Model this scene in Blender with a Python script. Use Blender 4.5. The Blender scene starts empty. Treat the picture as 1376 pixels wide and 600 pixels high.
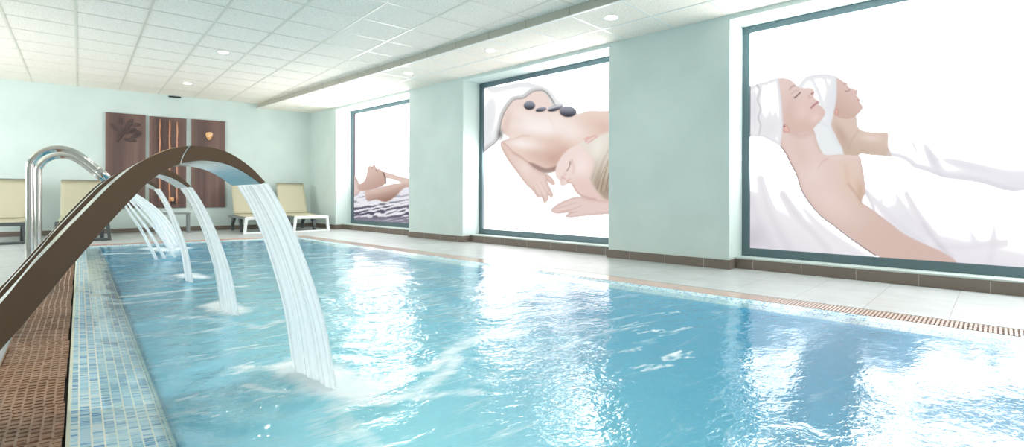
import bpy, bmesh, math, random
import numpy as np
from mathutils import Vector, Matrix
random.seed(7); np.random.seed(7)
SC = bpy.context.scene
COL = SC.collection
sin, cos, PI = math.sin, math.cos, math.pi

# ------------------------------------------------------------------ measured layout (metres)
F, HY, ROLL, TH = 687.95, 260.91, 0.0037, 0.7017      # focal (px), horizon row, roll, yaw
DTH, DB = 0.1089, -0.0686                              # right wall and back wall turned from the pool's left edge
CZ = 0.7556                                            # eye height
W, STEP, YB = 5.2992, 4.2128, 12.1696                  # pillar faces, ceiling step, back wall
HL, HM = 2.5884, 2.6823                                # lower and main ceiling
PR = 3.88                                              # right pool edge
PL = -0.019                                            # left pool edge
WZ = -0.012                                            # water level
Y2 = np.array([-sin(DTH), cos(DTH), 0]); X2 = np.array([cos(DTH), sin(DTH), 0])
BT = np.array([cos(DB), sin(DB), 0]); BN = np.array([-sin(DB), cos(DB), 0])
fw = np.array([sin(TH), cos(TH), 0]); r0 = np.array([cos(TH), -sin(TH), 0]); u0 = np.array([0, 0, 1.])
rr = r0*cos(ROLL)+u0*sin(ROLL); uu = -r0*sin(ROLL)+u0*cos(ROLL)
CP = np.array([0, 0, CZ])

def water_pt(x, y):                                    # a point of the water under a row/column of the survey photo
    R = fw*F+rr*(x-688)+uu*(HY-y); t = (WZ-CZ)/R[2]; return (CP+R*t)[:2]
def rw(w, a, z):                                       # right wall frame: distance out, distance along, height
    p = X2*w+Y2*a; return (p[0], p[1], z)
def bw(s, off, z):                                     # back wall frame: along, off the wall, height
    p = BT*s+BN*(YB*BN[1]-off); return (p[0], p[1], z)

def lin(c):
    c = np.asarray(c, float)/255.
    return np.where(c <= .04045, c/12.92, ((c+.055)/1.055)**2.4)

# ------------------------------------------------------------------ materials
def mat(name, color, rough=.5, metal=0., spec=.5, **kw):
    m = bpy.data.materials.new(name); m.use_nodes = True
    b = m.node_tree.nodes['Principled BSDF']
    c = lin(color); b.inputs['Base Color'].default_value = (*c, 1)
    b.inputs['Roughness'].default_value = rough; b.inputs['Metallic'].default_value = metal
    b.inputs['Specular IOR Level'].default_value = spec
    for k, v in kw.items(): b.inputs[k.replace('_', ' ')].default_value = v
    return m
def N(m, t, **kw):
    n = m.node_tree.nodes.new(t)
    for k, v in kw.items(): setattr(n, k, v)
    return n
def lk(m, a, b): m.node_tree.links.new(a, b)
def pb(m): return m.node_tree.nodes['Principled BSDF']
def coords(m, rot=0., scale=(1, 1, 1)):
    tc = N(m, 'ShaderNodeTexCoord'); mp = N(m, 'ShaderNodeMapping')
    mp.inputs['Rotation'].default_value = (0, 0, rot); mp.inputs['Scale'].default_value = scale
    lk(m, tc.outputs['Object'], mp.inputs['Vector']); return mp.outputs['Vector']
def noise_color(m, c1, c2, scale=20, vec=None, detail=3, lo=.35, hi=.65, bump=0., dist=.01):
    n = N(m, 'ShaderNodeTexNoise'); n.inputs['Scale'].default_value = scale; n.inputs['Detail'].default_value = detail
    lk(m, vec if vec is not None else coords(m), n.inputs['Vector'])
    r = N(m, 'ShaderNodeValToRGB'); r.color_ramp.elements[0].position = lo; r.color_ramp.elements[1].position = hi
    r.color_ramp.elements[0].color = (*lin(c1), 1); r.color_ramp.elements[1].color = (*lin(c2), 1)
    lk(m, n.outputs['Fac'], r.inputs['Fac']); lk(m, r.outputs['Color'], pb(m).inputs['Base Color'])
    if bump:
        b = N(m, 'ShaderNodeBump'); b.inputs['Strength'].default_value = bump; b.inputs['Distance'].default_value = dist
        lk(m, n.outputs['Fac'], b.inputs['Height']); lk(m, b.outputs['Normal'], pb(m).inputs['Normal'])
    return n, r

M = {}
M['mint'] = mat('mint_paint', (196, 222, 212), .6); noise_color(M['mint'], (203, 217, 213), (209, 223, 219), 2.2, bump=.02)
M['reveal'] = mat('white_mint_paint', (225, 240, 236), .6)  # mint paled to hold the window light on the reveals
M['tile_ceiling'] = mat('mineral_ceiling_tile', (214, 217, 208), .9)
noise_color(M['tile_ceiling'], (240, 231, 218), (255, 249, 238), 70, detail=5, lo=.36, hi=.56, bump=.25, dist=.003)
M['tbar'] = mat('ceiling_grid_metal', (232, 226, 212), .35, 0., .5)
M['tbar2'] = mat('ceiling_grid_metal_lower', (240, 241, 236), .35)
M['fascia'] = mat('fascia_board', (186, 182, 168), .6)
M['joint'] = mat('fascia_joint', (140, 136, 124), .7)
M['edge_trim'] = mat('white_edge_trim', (248, 248, 244), .3)
M['base'] = mat('baseboard_tile', (118, 106, 96), .45)
M['gray_frame'] = mat('grey_aluminium', (96, 116, 122), .4, 0.3)
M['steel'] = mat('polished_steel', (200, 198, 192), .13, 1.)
M['steel_side'] = mat('brushed_bronze_steel', (108, 90, 74), .3, .9)  # stainless side plates, brown reflection painted into the colour
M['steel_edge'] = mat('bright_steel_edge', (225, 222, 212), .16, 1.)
M['sling'] = mat('beige_sling_fabric', (188, 183, 158), .8)
M['resin'] = mat('charcoal_resin', (74, 80, 80), .4)  # frame resin darkened to paint in the shade under the loungers
M['white_resin'] = mat('white_resin', (238, 240, 240), .35)  # same frame resin whitened to paint in the window light
M['grey_resin'] = mat('grey_resin', (130, 138, 138), .4)
M['black'] = mat('black_plastic', (30, 30, 32), .5)
M['copper'] = mat('copper_rod', (196, 140, 110), .4, .2)
M['relief'] = mat('dark_carving', (80, 62, 60), .6)
M['shell'] = mat('amber_stone', (240, 186, 128), .4)
noise_color(M['shell'], (214, 140, 84), (250, 208, 160), 30, lo=.4, hi=.6)
M['lamp_ring'] = mat('white_lamp_ring', (240, 240, 236), .4)
def emission(name, col, s):
    m = bpy.data.materials.new(name); m.use_nodes = True; nt = m.node_tree; nt.nodes.remove(nt.nodes['Principled BSDF'])
    e = nt.nodes.new('ShaderNodeEmission'); e.inputs[0].default_value = (*lin(col), 1); e.inputs[1].default_value = s
    nt.links.new(e.outputs[0], nt.nodes['Material Output'].inputs[0]); return m
M['lamp'] = emission('lamp_glow', (255, 250, 235), 6)

# dark wood art panels: vertical grain
m = M['wood'] = mat('dark_wenge_wood', (92, 72, 68), .45)
n, r = noise_color(m, (84, 64, 62), (124, 96, 88), 9, vec=coords(m, DB, (1.0, 1.0, .03)), detail=6, lo=.3, hi=.7)
# deck tiles
def tile_floor(name, c1, c2, grout, rot, size, off=(0, 0)):
    m = mat(name, c1, .32, 0, .5)
    v = coords(m, -rot)
    sub = N(m, 'ShaderNodeVectorMath', operation='ADD'); sub.inputs[1].default_value = (off[0], off[1], 0); lk(m, v, sub.inputs[0])
    b = N(m, 'ShaderNodeTexBrick'); b.offset = 0; b.squash = 1
    b.inputs['Scale'].default_value = 1; b.inputs['Brick Width'].default_value = size; b.inputs['Row Height'].default_value = size
    b.inputs['Mortar Size'].default_value = .0025; b.inputs['Mortar Smooth'].default_value = .1; b.inputs['Bias'].default_value = 0
    b.inputs['Color1'].default_value = (*lin(c1), 1); b.inputs['Color2'].default_value = (*lin(c2), 1); b.inputs['Mortar'].default_value = (*lin(grout), 1)
    lk(m, sub.outputs[0], b.inputs['Vector'])
    n = N(m, 'ShaderNodeTexNoise'); n.inputs['Scale'].default_value = 5; n.inputs['Detail'].default_value = 6; lk(m, v, n.inputs['Vector'])
    mx = N(m, 'ShaderNodeMix', data_type='RGBA', blend_type='MULTIPLY'); mx.inputs['Factor'].default_value = .35
    rp = N(m, 'ShaderNodeValToRGB'); rp.color_ramp.elements[0].position = .3; rp.color_ramp.elements[1].position = .7
    rp.color_ramp.elements[0].color = (.55, .53, .5, 1); rp.color_ramp.elements[1].color = (1, 1, 1, 1)
    lk(m, n.outputs['Fac'], rp.inputs['Fac']); lk(m, b.outputs['Color'], mx.inputs['A']); lk(m, rp.outputs['Color'], mx.inputs['B'])
    lk(m, mx.outputs['Result'], pb(m).inputs['Base Color'])
    bp = N(m, 'ShaderNodeBump', invert=True); bp.inputs['Strength'].default_value = .4; bp.inputs['Distance'].default_value = .002
    lk(m, b.outputs['Fac'], bp.inputs['Height']); lk(m, bp.outputs['Normal'], pb(m).inputs['Normal'])
    return m
M['floor'] = tile_floor('deck_tile', (200, 205, 206), (193, 198, 199), (160, 160, 156), DTH, .44, (.0, .22))

# blue glass mosaic
def mosaic(name, rot, bwid, bh):
    m = mat(name, (150, 195, 215), .18, 0, .6)
    v = coords(m, -rot)
    b = N(m, 'ShaderNodeTexBrick'); b.offset = 0; b.squash = 1
    b.inputs['Scale'].default_value = 1; b.inputs['Brick Width'].default_value = bwid; b.inputs['Row Height'].default_value = bh
    b.inputs['Mortar Size'].default_value = .0011; b.inputs['Mortar Smooth'].default_value = .1
    b.inputs['Color1'].default_value = (0, 0, 0, 1); b.inputs['Color2'].default_value = (1, 1, 1, 1); b.inputs['Mortar'].default_value = (.5, .5, .5, 1)
    lk(m, v, b.inputs['Vector'])
    sep = N(m, 'ShaderNodeSeparateColor'); lk(m, b.outputs['Color'], sep.inputs[0])
    r = N(m, 'ShaderNodeValToRGB'); cr = r.color_ramp; cr.interpolation = 'CONSTANT'
    cr.elements[0].position = 0; cr.elements[0].color = (*lin((92, 156, 200)), 1)
    for p, c in ((.12, (128, 184, 216)), (.28, (172, 214, 234)), (.45, (150, 202, 226)), (.6, (200, 228, 238)), (.76, (166, 214, 230)), (.9, (112, 172, 212))):
        e = cr.elements.new(p); e.color = (*lin(c), 1)
    cr.elements[-1].position = .93; cr.elements[-1].color = (*lin((210, 230, 230)), 1)
    lk(m, sep.outputs[0], r.inputs['Fac'])
    mx = N(m, 'ShaderNodeMix', data_type='RGBA'); mx.inputs['B'].default_value = (*lin((240, 242, 228)), 1)
    sx = N(m, 'ShaderNodeSeparateXYZ'); lk(m, v, sx.inputs[0])
    fx = N(m, 'ShaderNodeMath', operation='DIVIDE'); fx.inputs[1].default_value = bwid; lk(m, sx.outputs[0], fx.inputs[0])
    fa = N(m, 'ShaderNodeMath', operation='FRACT'); lk(m, fx.outputs[0], fa.inputs[0])
    fb = N(m, 'ShaderNodeMath', operation='LESS_THAN'); fb.inputs[1].default_value = .12; lk(m, fa.outputs[0], fb.inputs[0])
    fm = N(m, 'ShaderNodeMath', operation='MAXIMUM'); lk(m, fb.outputs[0], fm.inputs[0]); lk(m, b.outputs['Fac'], fm.inputs[1])
    lk(m, fm.outputs[0], mx.inputs['Factor']); lk(m, r.outputs['Color'], mx.inputs['A']); lk(m, mx.outputs['Result'], pb(m).inputs['Base Color'])
    bp = N(m, 'ShaderNodeBump', invert=True); bp.inputs['Strength'].default_value = .5; bp.inputs['Distance'].default_value = .001
    lk(m, b.outputs['Fac'], bp.inputs['Height']); lk(m, bp.outputs['Normal'], pb(m).inputs['Normal'])
    return m
M['mosaic'] = mosaic('blue_mosaic', 0, .0309, .0165)
M['mosaic_r'] = mosaic('blue_mosaic_right', DTH, .0309, .0165)
M['curb'] = mat('pale_grout_curb', (222, 224, 204), .4)
M['basin'] = mat('pool_lining', (96, 178, 202), .5)
M['grate'] = mat('terracotta_grate', (160, 118, 98), .38)
noise_color(M['grate'], (148, 112, 88), (180, 142, 116), 14, lo=.3, hi=.7)
M['grate_r'] = mat('terracotta_slats', (214, 194, 184), .14, 0, 1.)  # terracotta paled to put the window glare into its colour
M['gutter'] = mat('dark_gutter', (40, 34, 32), .8)

# water: clear over the shallow ledges, milky turquoise over the deep basin, white foam where the jets stir it
def water_mat():
    m = bpy.data.materials.new('pool_water'); m.use_nodes = True; nt = m.node_tree; nt.nodes.remove(nt.nodes['Principled BSDF'])
    out = nt.nodes['Material Output']
    at = lambda n: (lambda a: (setattr(a, 'attribute_name', n), a)[1])(N(m, 'ShaderNodeAttribute'))
    a_s, a_f, a_c = at('shallow'), at('foam'), at('chop')
    tc = N(m, 'ShaderNodeTexCoord')
    mp = N(m, 'ShaderNodeMapping'); mp.inputs['Rotation'].default_value = (0, 0, TH); mp.inputs['Scale'].default_value = (1, 1.5, 1)
    lk(m, tc.outputs['Object'], mp.inputs['Vector'])
    n1 = N(m, 'ShaderNodeTexNoise'); n1.inputs['Scale'].default_value = 7; n1.inputs['Detail'].default_value = 3.5; n1.inputs['Distortion'].default_value = .8
    lk(m, mp.outputs['Vector'], n1.inputs['Vector'])
    n2 = N(m, 'ShaderNodeTexNoise'); n2.inputs['Scale'].default_value = 30; n2.inputs['Detail'].default_value = 2; n2.inputs['Distortion'].default_value = .4
    lk(m, mp.outputs['Vector'], n2.inputs['Vector'])
    ad = N(m, 'ShaderNodeMath', operation='MULTIPLY_ADD'); ad.inputs[1].default_value = .45
    lk(m, n2.outputs['Fac'], ad.inputs[0]); lk(m, n1.outputs['Fac'], ad.inputs[2])
    ml = N(m, 'ShaderNodeMath', operation='MULTIPLY'); lk(m, ad.outputs[0], ml.inputs[0]); lk(m, a_c.outputs['Fac'], ml.inputs[1])
    bp = N(m, 'ShaderNodeBump'); bp.inputs['Strength'].default_value = 1; bp.inputs['Distance'].default_value = .014
    lk(m, ml.outputs[0], bp.inputs['Height'])
    fr = N(m, 'ShaderNodeFresnel'); fr.inputs['IOR'].default_value = 1.72; lk(m, bp.outputs['Normal'], fr.inputs['Normal'])
    ge = N(m, 'ShaderNodeNewGeometry'); inv = N(m, 'ShaderNodeMath', operation='SUBTRACT'); inv.inputs[0].default_value = 1; lk(m, ge.outputs['Backfacing'], inv.inputs[1])
    frm = N(m, 'ShaderNodeMath', operation='MULTIPLY'); lk(m, fr.outputs[0], frm.inputs[0]); lk(m, inv.outputs[0], frm.inputs[1])
    gl = N(m, 'ShaderNodeBsdfGlossy'); gl.inputs['Roughness'].default_value = .075; gl.inputs['Color'].default_value = (1, 1, 1, 1)
    lk(m, bp.outputs['Normal'], gl.inputs['Normal'])
    df = N(m, 'ShaderNodeBsdfDiffuse')
    aer = N(m, 'ShaderNodeMapRange'); aer.inputs['From Min'].default_value = 0; aer.inputs['From Max'].default_value = 1; lk(m, at('aerated').outputs['Fac'], aer.inputs['Value'])
    dcol = N(m, 'ShaderNodeMix', data_type='RGBA'); dcol.inputs['A'].default_value = (*lin((22, 146, 190)), 1); dcol.inputs['B'].default_value = (*lin((150, 226, 240)), 1)
    lk(m, aer.outputs[0], dcol.inputs['Factor']); lk(m, dcol.outputs['Result'], df.inputs['Color'])
    tr = N(m, 'ShaderNodeBsdfTransparent'); tr.inputs['Color'].default_value = (.55, .86, .93, 1)
    body = N(m, 'ShaderNodeMixShader'); body.inputs['Fac'].default_value = .86
    lk(m, tr.outputs[0], body.inputs[1]); lk(m, df.outputs[0], body.inputs[2])
    clear = N(m, 'ShaderNodeBsdfTransparent'); clear.inputs['Color'].default_value = (.88, .96, .98, 1)
    b2 = N(m, 'ShaderNodeMixShader'); lk(m, a_s.outputs['Fac'], b2.inputs['Fac']); lk(m, body.outputs[0], b2.inputs[1]); lk(m, clear.outputs[0], b2.inputs[2])
    surf = N(m, 'ShaderNodeMixShader'); lk(m, frm.outputs[0], surf.inputs['Fac']); lk(m, b2.outputs[0], surf.inputs[1]); lk(m, gl.outputs[0], surf.inputs[2])
    # foam
    fn = N(m, 'ShaderNodeTexNoise'); fn.inputs['Scale'].default_value = 9; fn.inputs['Detail'].default_value = 7; fn.inputs['Roughness'].default_value = .65; fn.inputs['Distortion'].default_value = 1.2
    mp2 = N(m, 'ShaderNodeMapping'); mp2.inputs['Rotation'].default_value = (0, 0, TH); mp2.inputs['Scale'].default_value = (.55, 2.2, 1); lk(m, tc.outputs['Object'], mp2.inputs['Vector'])
    lk(m, mp2.outputs['Vector'], fn.inputs['Vector'])
    sn = N(m, 'ShaderNodeTexNoise'); sn.inputs['Scale'].default_value = 3.4; sn.inputs['Detail'].default_value = 6; sn.inputs['Roughness'].default_value = .7; sn.inputs['Distortion'].default_value = .9; lk(m, mp2.outputs['Vector'], sn.inputs['Vector'])
    sr = N(m, 'ShaderNodeMapRange'); sr.inputs['From Min'].default_value = .56; sr.inputs['From Max'].default_value = .72; sr.inputs['To Max'].default_value = .62; lk(m, sn.outputs['Fac'], sr.inputs['Value'])
    sa = N(m, 'ShaderNodeMapRange'); sa.inputs['From Min'].default_value = .08; sa.inputs['From Max'].default_value = .5; lk(m, a_c.outputs['Fac'], sa.inputs['Value'])
    st_ = N(m, 'ShaderNodeMath', operation='MULTIPLY'); lk(m, sr.outputs[0], st_.inputs[0]); lk(m, sa.outputs[0], st_.inputs[1])
    fa = N(m, 'ShaderNodeMath', operation='MULTIPLY_ADD'); fa.inputs[1].default_value = 1.; fa.inputs[2].default_value = -.81   # noise*1 + foam - 1
    lk(m, fn.outputs['Fac'], fa.inputs[0])
    fb = N(m, 'ShaderNodeMath', operation='ADD'); lk(m, fa.outputs[0], fb.inputs[0]); lk(m, a_f.outputs['Fac'], fb.inputs[1])
    fc = N(m, 'ShaderNodeMath', operation='MULTIPLY', use_clamp=True); fc.inputs[1].default_value = 2.2; lk(m, fb.outputs[0], fc.inputs[0])
    fd = N(m, 'ShaderNodeMath', operation='MULTIPLY'); fd.inputs[1].default_value = .85; lk(m, fc.outputs[0], fd.inputs[0])
    fe = N(m, 'ShaderNodeMath', operation='MAXIMUM'); lk(m, fd.outputs[0], fe.inputs[0]); lk(m, st_.outputs[0], fe.inputs[1])
    fo = N(m, 'ShaderNodeBsdfDiffuse'); fo.inputs['Color'].default_value = (*lin((244, 250, 252)), 1)
    fin = N(m, 'ShaderNodeMixShader'); lk(m, fe.outputs[0], fin.inputs['Fac']); lk(m, surf.outputs[0], fin.inputs[1]); lk(m, fo.outputs[0], fin.inputs[2])
    lk(m, fin.outputs[0], out.inputs[0])
    return m
M['water'] = water_mat()

def jet_mat(name, dens):
    m = bpy.data.materials.new(name); m.use_nodes = True; nt = m.node_tree; nt.nodes.remove(nt.nodes['Principled BSDF'])
    uv = N(m, 'ShaderNodeUVMap'); mp = N(m, 'ShaderNodeMapping'); mp.inputs['Scale'].default_value = (1, .05, 1); lk(m, uv.outputs[0], mp.inputs['Vector'])
    n = N(m, 'ShaderNodeTexNoise'); n.inputs['Scale'].default_value = 22; n.inputs['Detail'].default_value = 5; n.inputs['Roughness'].default_value = .6; lk(m, mp.outputs[0], n.inputs['Vector'])
    r = N(m, 'ShaderNodeMapRange'); r.inputs['From Min'].default_value = .36; r.inputs['From Max'].default_value = .62
    r.inputs['To Min'].default_value = dens; r.inputs['To Max'].default_value = .96; lk(m, n.outputs['Fac'], r.inputs['Value'])
    d = N(m, 'ShaderNodeBsdfDiffuse'); d.inputs['Color'].default_value = (*lin((250, 253, 254)), 1)
    t = N(m, 'ShaderNodeBsdfTranslucent'); t.inputs['Color'].default_value = (*lin((250, 253, 254)), 1)
    dt = N(m, 'ShaderNodeMixShader'); dt.inputs['Fac'].default_value = .82; lk(m, d.outputs[0], dt.inputs[1]); lk(m, t.outputs[0], dt.inputs[2])
    g = N(m, 'ShaderNodeBsdfGlossy'); g.inputs['Roughness'].default_value = .12
    bp = N(m, 'ShaderNodeBump'); bp.inputs['Strength'].default_value = .6; bp.inputs['Distance'].default_value = .01; lk(m, n.outputs['Fac'], bp.inputs['Height']); lk(m, bp.outputs[0], g.inputs['Normal'])
    fr = N(m, 'ShaderNodeFresnel'); fr.inputs['IOR'].default_value = 1.33; lk(m, bp.outputs[0], fr.inputs['Normal'])
    ge = N(m, 'ShaderNodeNewGeometry'); inv = N(m, 'ShaderNodeMath', operation='SUBTRACT'); inv.inputs[0].default_value = 1; lk(m, ge.outputs['Backfacing'], inv.inputs[1])
    frm = N(m, 'ShaderNodeMath', operation='MULTIPLY'); lk(m, fr.outputs[0], frm.inputs[0]); lk(m, inv.outputs[0], frm.inputs[1])
    tr = N(m, 'ShaderNodeBsdfTransparent'); tr.inputs['Color'].default_value = (.93, .98, 1, 1)
    a = N(m, 'ShaderNodeMixShader'); lk(m, r.outputs[0], a.inputs['Fac']); lk(m, tr.outputs[0], a.inputs[1]); lk(m, dt.outputs[0], a.inputs[2])
    b = N(m, 'ShaderNodeMixShader'); lk(m, frm.outputs[0], b.inputs['Fac']); lk(m, a.outputs[0], b.inputs[1]); lk(m, g.outputs[0], b.inputs[2])
    lk(m, b.outputs[0], nt.nodes['Material Output'].inputs[0]); return m
M['jet'] = jet_mat('falling_water', .8)
M['jet_thin'] = jet_mat('thin_streams', .4)

# ------------------------------------------------------------------ mesh helpers
class MB:
    def __init__(s): s.v = []; s.f = []; s.uv = None
    def add(s, vs, fs):
        o = len(s.v); s.v += [tuple(map(float, v)) for v in vs]; s.f += [tuple(i+o for i in f) for f in fs]; return s
    def hexa(s, p):       # 8 corners: bottom loop 0-3, top loop 4-7
        return s.add(p, [(3, 2, 1, 0), (4, 5, 6, 7), (0, 1, 5, 4), (1, 2, 6, 5), (2, 3, 7, 6), (3, 0, 4, 7)])
    def box(s, x0, x1, y0, y1, z0, z1, fr=None):
        c = [(x0, y0, z0), (x1, y0, z0), (x1, y1, z0), (x0, y1, z0), (x0, y0, z1), (x1, y0, z1), (x1, y1, z1), (x0, y1, z1)]
        if fr: c = [fr(*p) for p in c]
        return s.hexa(c)
    def prism(s, prof, y0, y1, fr=None):   # profile in (x,z) extruded along y
        n = len(prof); c = [(x, y0, z) for x, z in prof]+[(x, y1, z) for x, z in prof]
        if fr: c = [fr(*p) for p in c]
        return s.add(c, [tuple(range(n)), tuple(range(2*n-1, n-1, -1))]+[((i+1) % n, i, n+i, n+(i+1) % n) for i in range(n)])
    def tube(s, path, rad, seg=16, caps=True):
        P = [Vector(p) for p in path]; n = len(P); rad = rad if hasattr(rad, '__len__') else [rad]*n
        t0 = (P[1]-P[0]).normalized(); up = Vector((0, 0, 1)) if abs(t0.z) < .9 else Vector((0, 1, 0))
        x = t0.cross(up).normalized(); rings = []
        for i in range(n):
            t = (P[min(i+1, n-1)]-P[max(i-1, 0)]).normalized(); x = (x-t*x.dot(t)).normalized(); y = t.cross(x)
            rings += [P[i]+(x*cos(2*PI*k/seg)+y*sin(2*PI*k/seg))*rad[i] for k in range(seg)]
        fs = [(i*seg+k, i*seg+(k+1) % seg, (i+1)*seg+(k+1) % seg, (i+1)*seg+k) for i in range(n-1) for k in range(seg)]
        if caps: fs += [tuple(range(seg-1, -1, -1)), tuple(range((n-1)*seg, n*seg))]
        return s.add(rings, fs)
    def cyl(s, c, r, h, seg=24): return s.tube([c, (c[0], c[1], c[2]+h)], r, seg)
    def build(s, name, m, parent=None, bevel=0, smooth=False, loc=None, sub=0):
        me = bpy.data.meshes.new(name); me.from_pydata(s.v, [], s.f); me.update()
        bm = bmesh.new(); bm.from_mesh(me); bmesh.ops.recalc_face_normals(bm, faces=bm.faces); bm.to_mesh(me); bm.free()
        o = bpy.data.objects.new(name, me); COL.objects.link(o); me.materials.append(m)
        if smooth:
            for p in me.polygons: p.use_smooth = True
        if bevel:
            b = o.modifiers.new('bevel', 'BEVEL'); b.width = bevel; b.segments = 2; b.limit_method = 'ANGLE'; b.angle_limit = .6
        if sub:
            b = o.modifiers.new('sub', 'SUBSURF'); b.levels = b.render_levels = sub
        if parent: o.parent = parent
        if loc: o.location = loc
        return o
def struct(o): o['kind'] = 'structure'; return o
def tag(o, label, cat, group=None, kind=None):
    o['label'] = label; o['category'] = cat
    if group: o['group'] = group
    if kind: o['kind'] = kind
    return o
def empty(name, loc=(0, 0, 0), rz=0.):
    o = bpy.data.objects.new(name, None); COL.objects.link(o); o.location = loc; o.rotation_euler = (0, 0, rz); return o
def copy_tree(root, loc, rz=None):
    c = root.copy(); COL.objects.link(c); c.location = loc
    if rz is not None: c.rotation_euler = (0, 0, rz)
    for ch in list(root.children):
        d = ch.copy(); COL.objects.link(d); d.parent = c
        for g in list(ch.children):
            e = g.copy(); COL.objects.link(e); e.parent = d
    return c
def spline(pts, n=8, closed=False):
    P = [np.array(p, float) for p in pts]; out = []; L = len(P)
    for i in range(L if closed else L-1):
        a, b, c, d = (P[(i-1) % L], P[i], P[(i+1) % L], P[(i+2) % L]) if closed else (P[max(i-1, 0)], P[i], P[i+1], P[min(i+2, L-1)])
        for k in range(n):
            t = k/n
            out.append(.5*((2*b)+(-a+c)*t+(2*a-5*b+4*c-d)*t*t+(-a+3*b-3*c+d)*t**3))
    if not closed: out.append(P[-1])
    return np.array(out)

# ------------------------------------------------------------------ room shell
PILL = [(10.21, 13.0), (6.11, 7.55), (1.99, 3.42), (-2.13, -.70), (-6.2, -4.82)]
WIN = [(7.55, 10.21), (3.42, 6.11), (-.70, 1.99), (-4.82, -2.13)]
SILL, HEAD = .115, 2.545
b = MB()
for a0, a1 in PILL: b.box(W, 6.0, a0, a1, -.02, HM+.1, rw)
for a0, a1 in WIN:
    b.box(5.46, 6.0, a0, a1, -.02, SILL, rw)
    b.box(W, 6.0, a0, a1, HEAD, HM+.1, rw)
struct(b.build('wall_right', M['mint']))
b = MB()                                                  # reveals with window brightness painted in: thin skins lining each opening
for a0, a1 in WIN:
    b.box(W+.002, 5.655, a0, a0+.004, SILL, HEAD, rw); b.box(W+.002, 5.655, a1-.004, a1, SILL, HEAD, rw)
    b.box(W+.002, 5.655, a0, a1, HEAD-.004, HEAD, rw)
struct(b.build('trim_1', M['reveal']))
YN = -5.5; LW = -3.3; LWIN = [(-3.2, -.4), (.8, 3.6), (7.0, 11.2)]
b = MB(); e = YN
for a0, a1 in LWIN+[(12.6, 12.6)]:
    b.box(LW-.3, LW, e, a0, -.02, HM+.1); e = a1
    if a0 < 12: b.box(LW-.3, LW, a0, a1, -.02, .35); b.box(LW-.3, LW, a0, a1, 2.45, HM+.1)
struct(b.build('wall_left', M['mint']))
M['frost'] = emission('frosted_daylight', (250, 253, 255), .3); M['frost_far'] = emission('bright_frosted_daylight', (250, 253, 255), 3.0)
for k, (a0, a1) in enumerate(LWIN):  # unseen glowing windows added to brighten the far end and fill the room
    b = MB(); x0, x1 = LW-.2, LW-.1; n_ = 3
    b.box(x0, x1, a0, a1, .35, .42); b.box(x0, x1, a0, a1, 2.38, 2.45)
    for q in range(n_+1): y_ = a0+.035+(a1-a0-.07)*q/n_; b.box(x0, x1, y_-.035, y_+.035, .42, 2.38)
    w_ = struct(b.build('window_%d' % (k+5), M['gray_frame']))
    g_ = MB().box(x0+.03, x0+.04, a0+.01, a1-.01, .36, 2.44).build('window_pane', M['frost_far' if a0 > 5 else 'frost'], w_); g_['kind'] = 'structure'
b = MB(); b.box(-5.5, 5.2, -.25, 0, -.02, HM+.1, bw); struct(b.build('wall_back', M['mint']))
b = MB(); b.box(-5.5, 3.196, 0, .012, 0, .085, bw); struct(b.build('baseboard_back', M['base']))
b = MB()
for a0, a1 in PILL:
    b.box(W-.012, W, a0-.012 if a0 < 10 else a0-.012, min(a1+.012, 11.4), 0, .095, rw)
    b.box(W, 5.45, a0-.012, a0, 0, .095, rw)
    if a1 < 12: b.box(W, 5.45, a1, a1+.012, 0, .095, rw)
for a0, a1 in WIN: b.box(5.448, 5.46, a0, a1, 0, .1, rw)
struct(b.build('baseboard_right', M['base']))
b = MB()                                                  # grout joints of the tiled baseboard
for k in range(-12, 26):
    a = .045+.44*k
    w = 5.447 if any(p < a < q for p, q in WIN) else W-.013
    if a < 11.3: b.box(w, w+.002, a-.0025, a+.0025, .0, .095, rw)
struct(b.build('trim_2', mat('pale_grout', (176, 170, 160), .7)))

# ceilings: main, then the lower strip along the windows, with a fascia between
XL, YN = -3.4, -5.5
b = MB()
q0 = X2*STEP; farL = bw(-6, .0, 0); 
b.add([(XL, YN, HM), (*(X2*STEP+Y2*YN)[:2], HM), (*(X2*(STEP+.05)+Y2*12.6)[:2], HM), (XL, 12.6, HM),
       (XL, YN, HM+.1), (*(X2*STEP+Y2*YN)[:2], HM+.1), (*(X2*(STEP+.05)+Y2*12.6)[:2], HM+.1), (XL, 12.6, HM+.1)],
      [(3, 2, 1, 0), (4, 5, 6, 7), (0, 1, 5, 4), (1, 2, 6, 5), (2, 3, 7, 6), (3, 0, 4, 7)])
struct(b.build('ceiling', M['tile_ceiling']))
b = MB(); b.box(STEP+.02, W+.05, YN, 11.65, HL, HL+.05, rw); struct(b.build('ceiling.001', M['tile_ceiling']))
b = MB(); b.box(STEP, STEP+.02, YN, 11.65, HL, HM, rw); struct(b.build('trim_3', M['fascia']))
b = MB()
for k in range(0, 28): a = -5.2+.6*k; b.box(STEP-.002, STEP, a, a+.006, HL+.01, HM, rw)
struct(b.build('trim_4', M['joint']))
b = MB(); b.box(STEP-.004, STEP+.02, YN, 11.65, HL-.003, HL+.006, rw); struct(b.build('trim_5', M['edge_trim']))
b = MB(); G0, G1 = -.0368, 7.1679-9*.6                   # T-bars
for i in range(-6, 9):
    x = G0-.6+.6*i
    yend = min(12.3, (STEP-x*cos(DTH))/sin(DTH)) if x > 0 else 12.3
    if yend > YN: b.box(x-.012, x+.012, YN, yend, HM-.004, HM+.001)
for j in range(-14, 17):
    y = G1+.6*j+.0; xe = (STEP-y*sin(DTH))/cos(DTH); b.box(XL, xe, y-.011, y+.011, HM-.003, HM+.001)
struct(b.build('trim_6', M['tbar']))
b = MB(); b.box(4.785, 4.809, YN, 11.6, HL-.004, HL+.001, rw)
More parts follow.
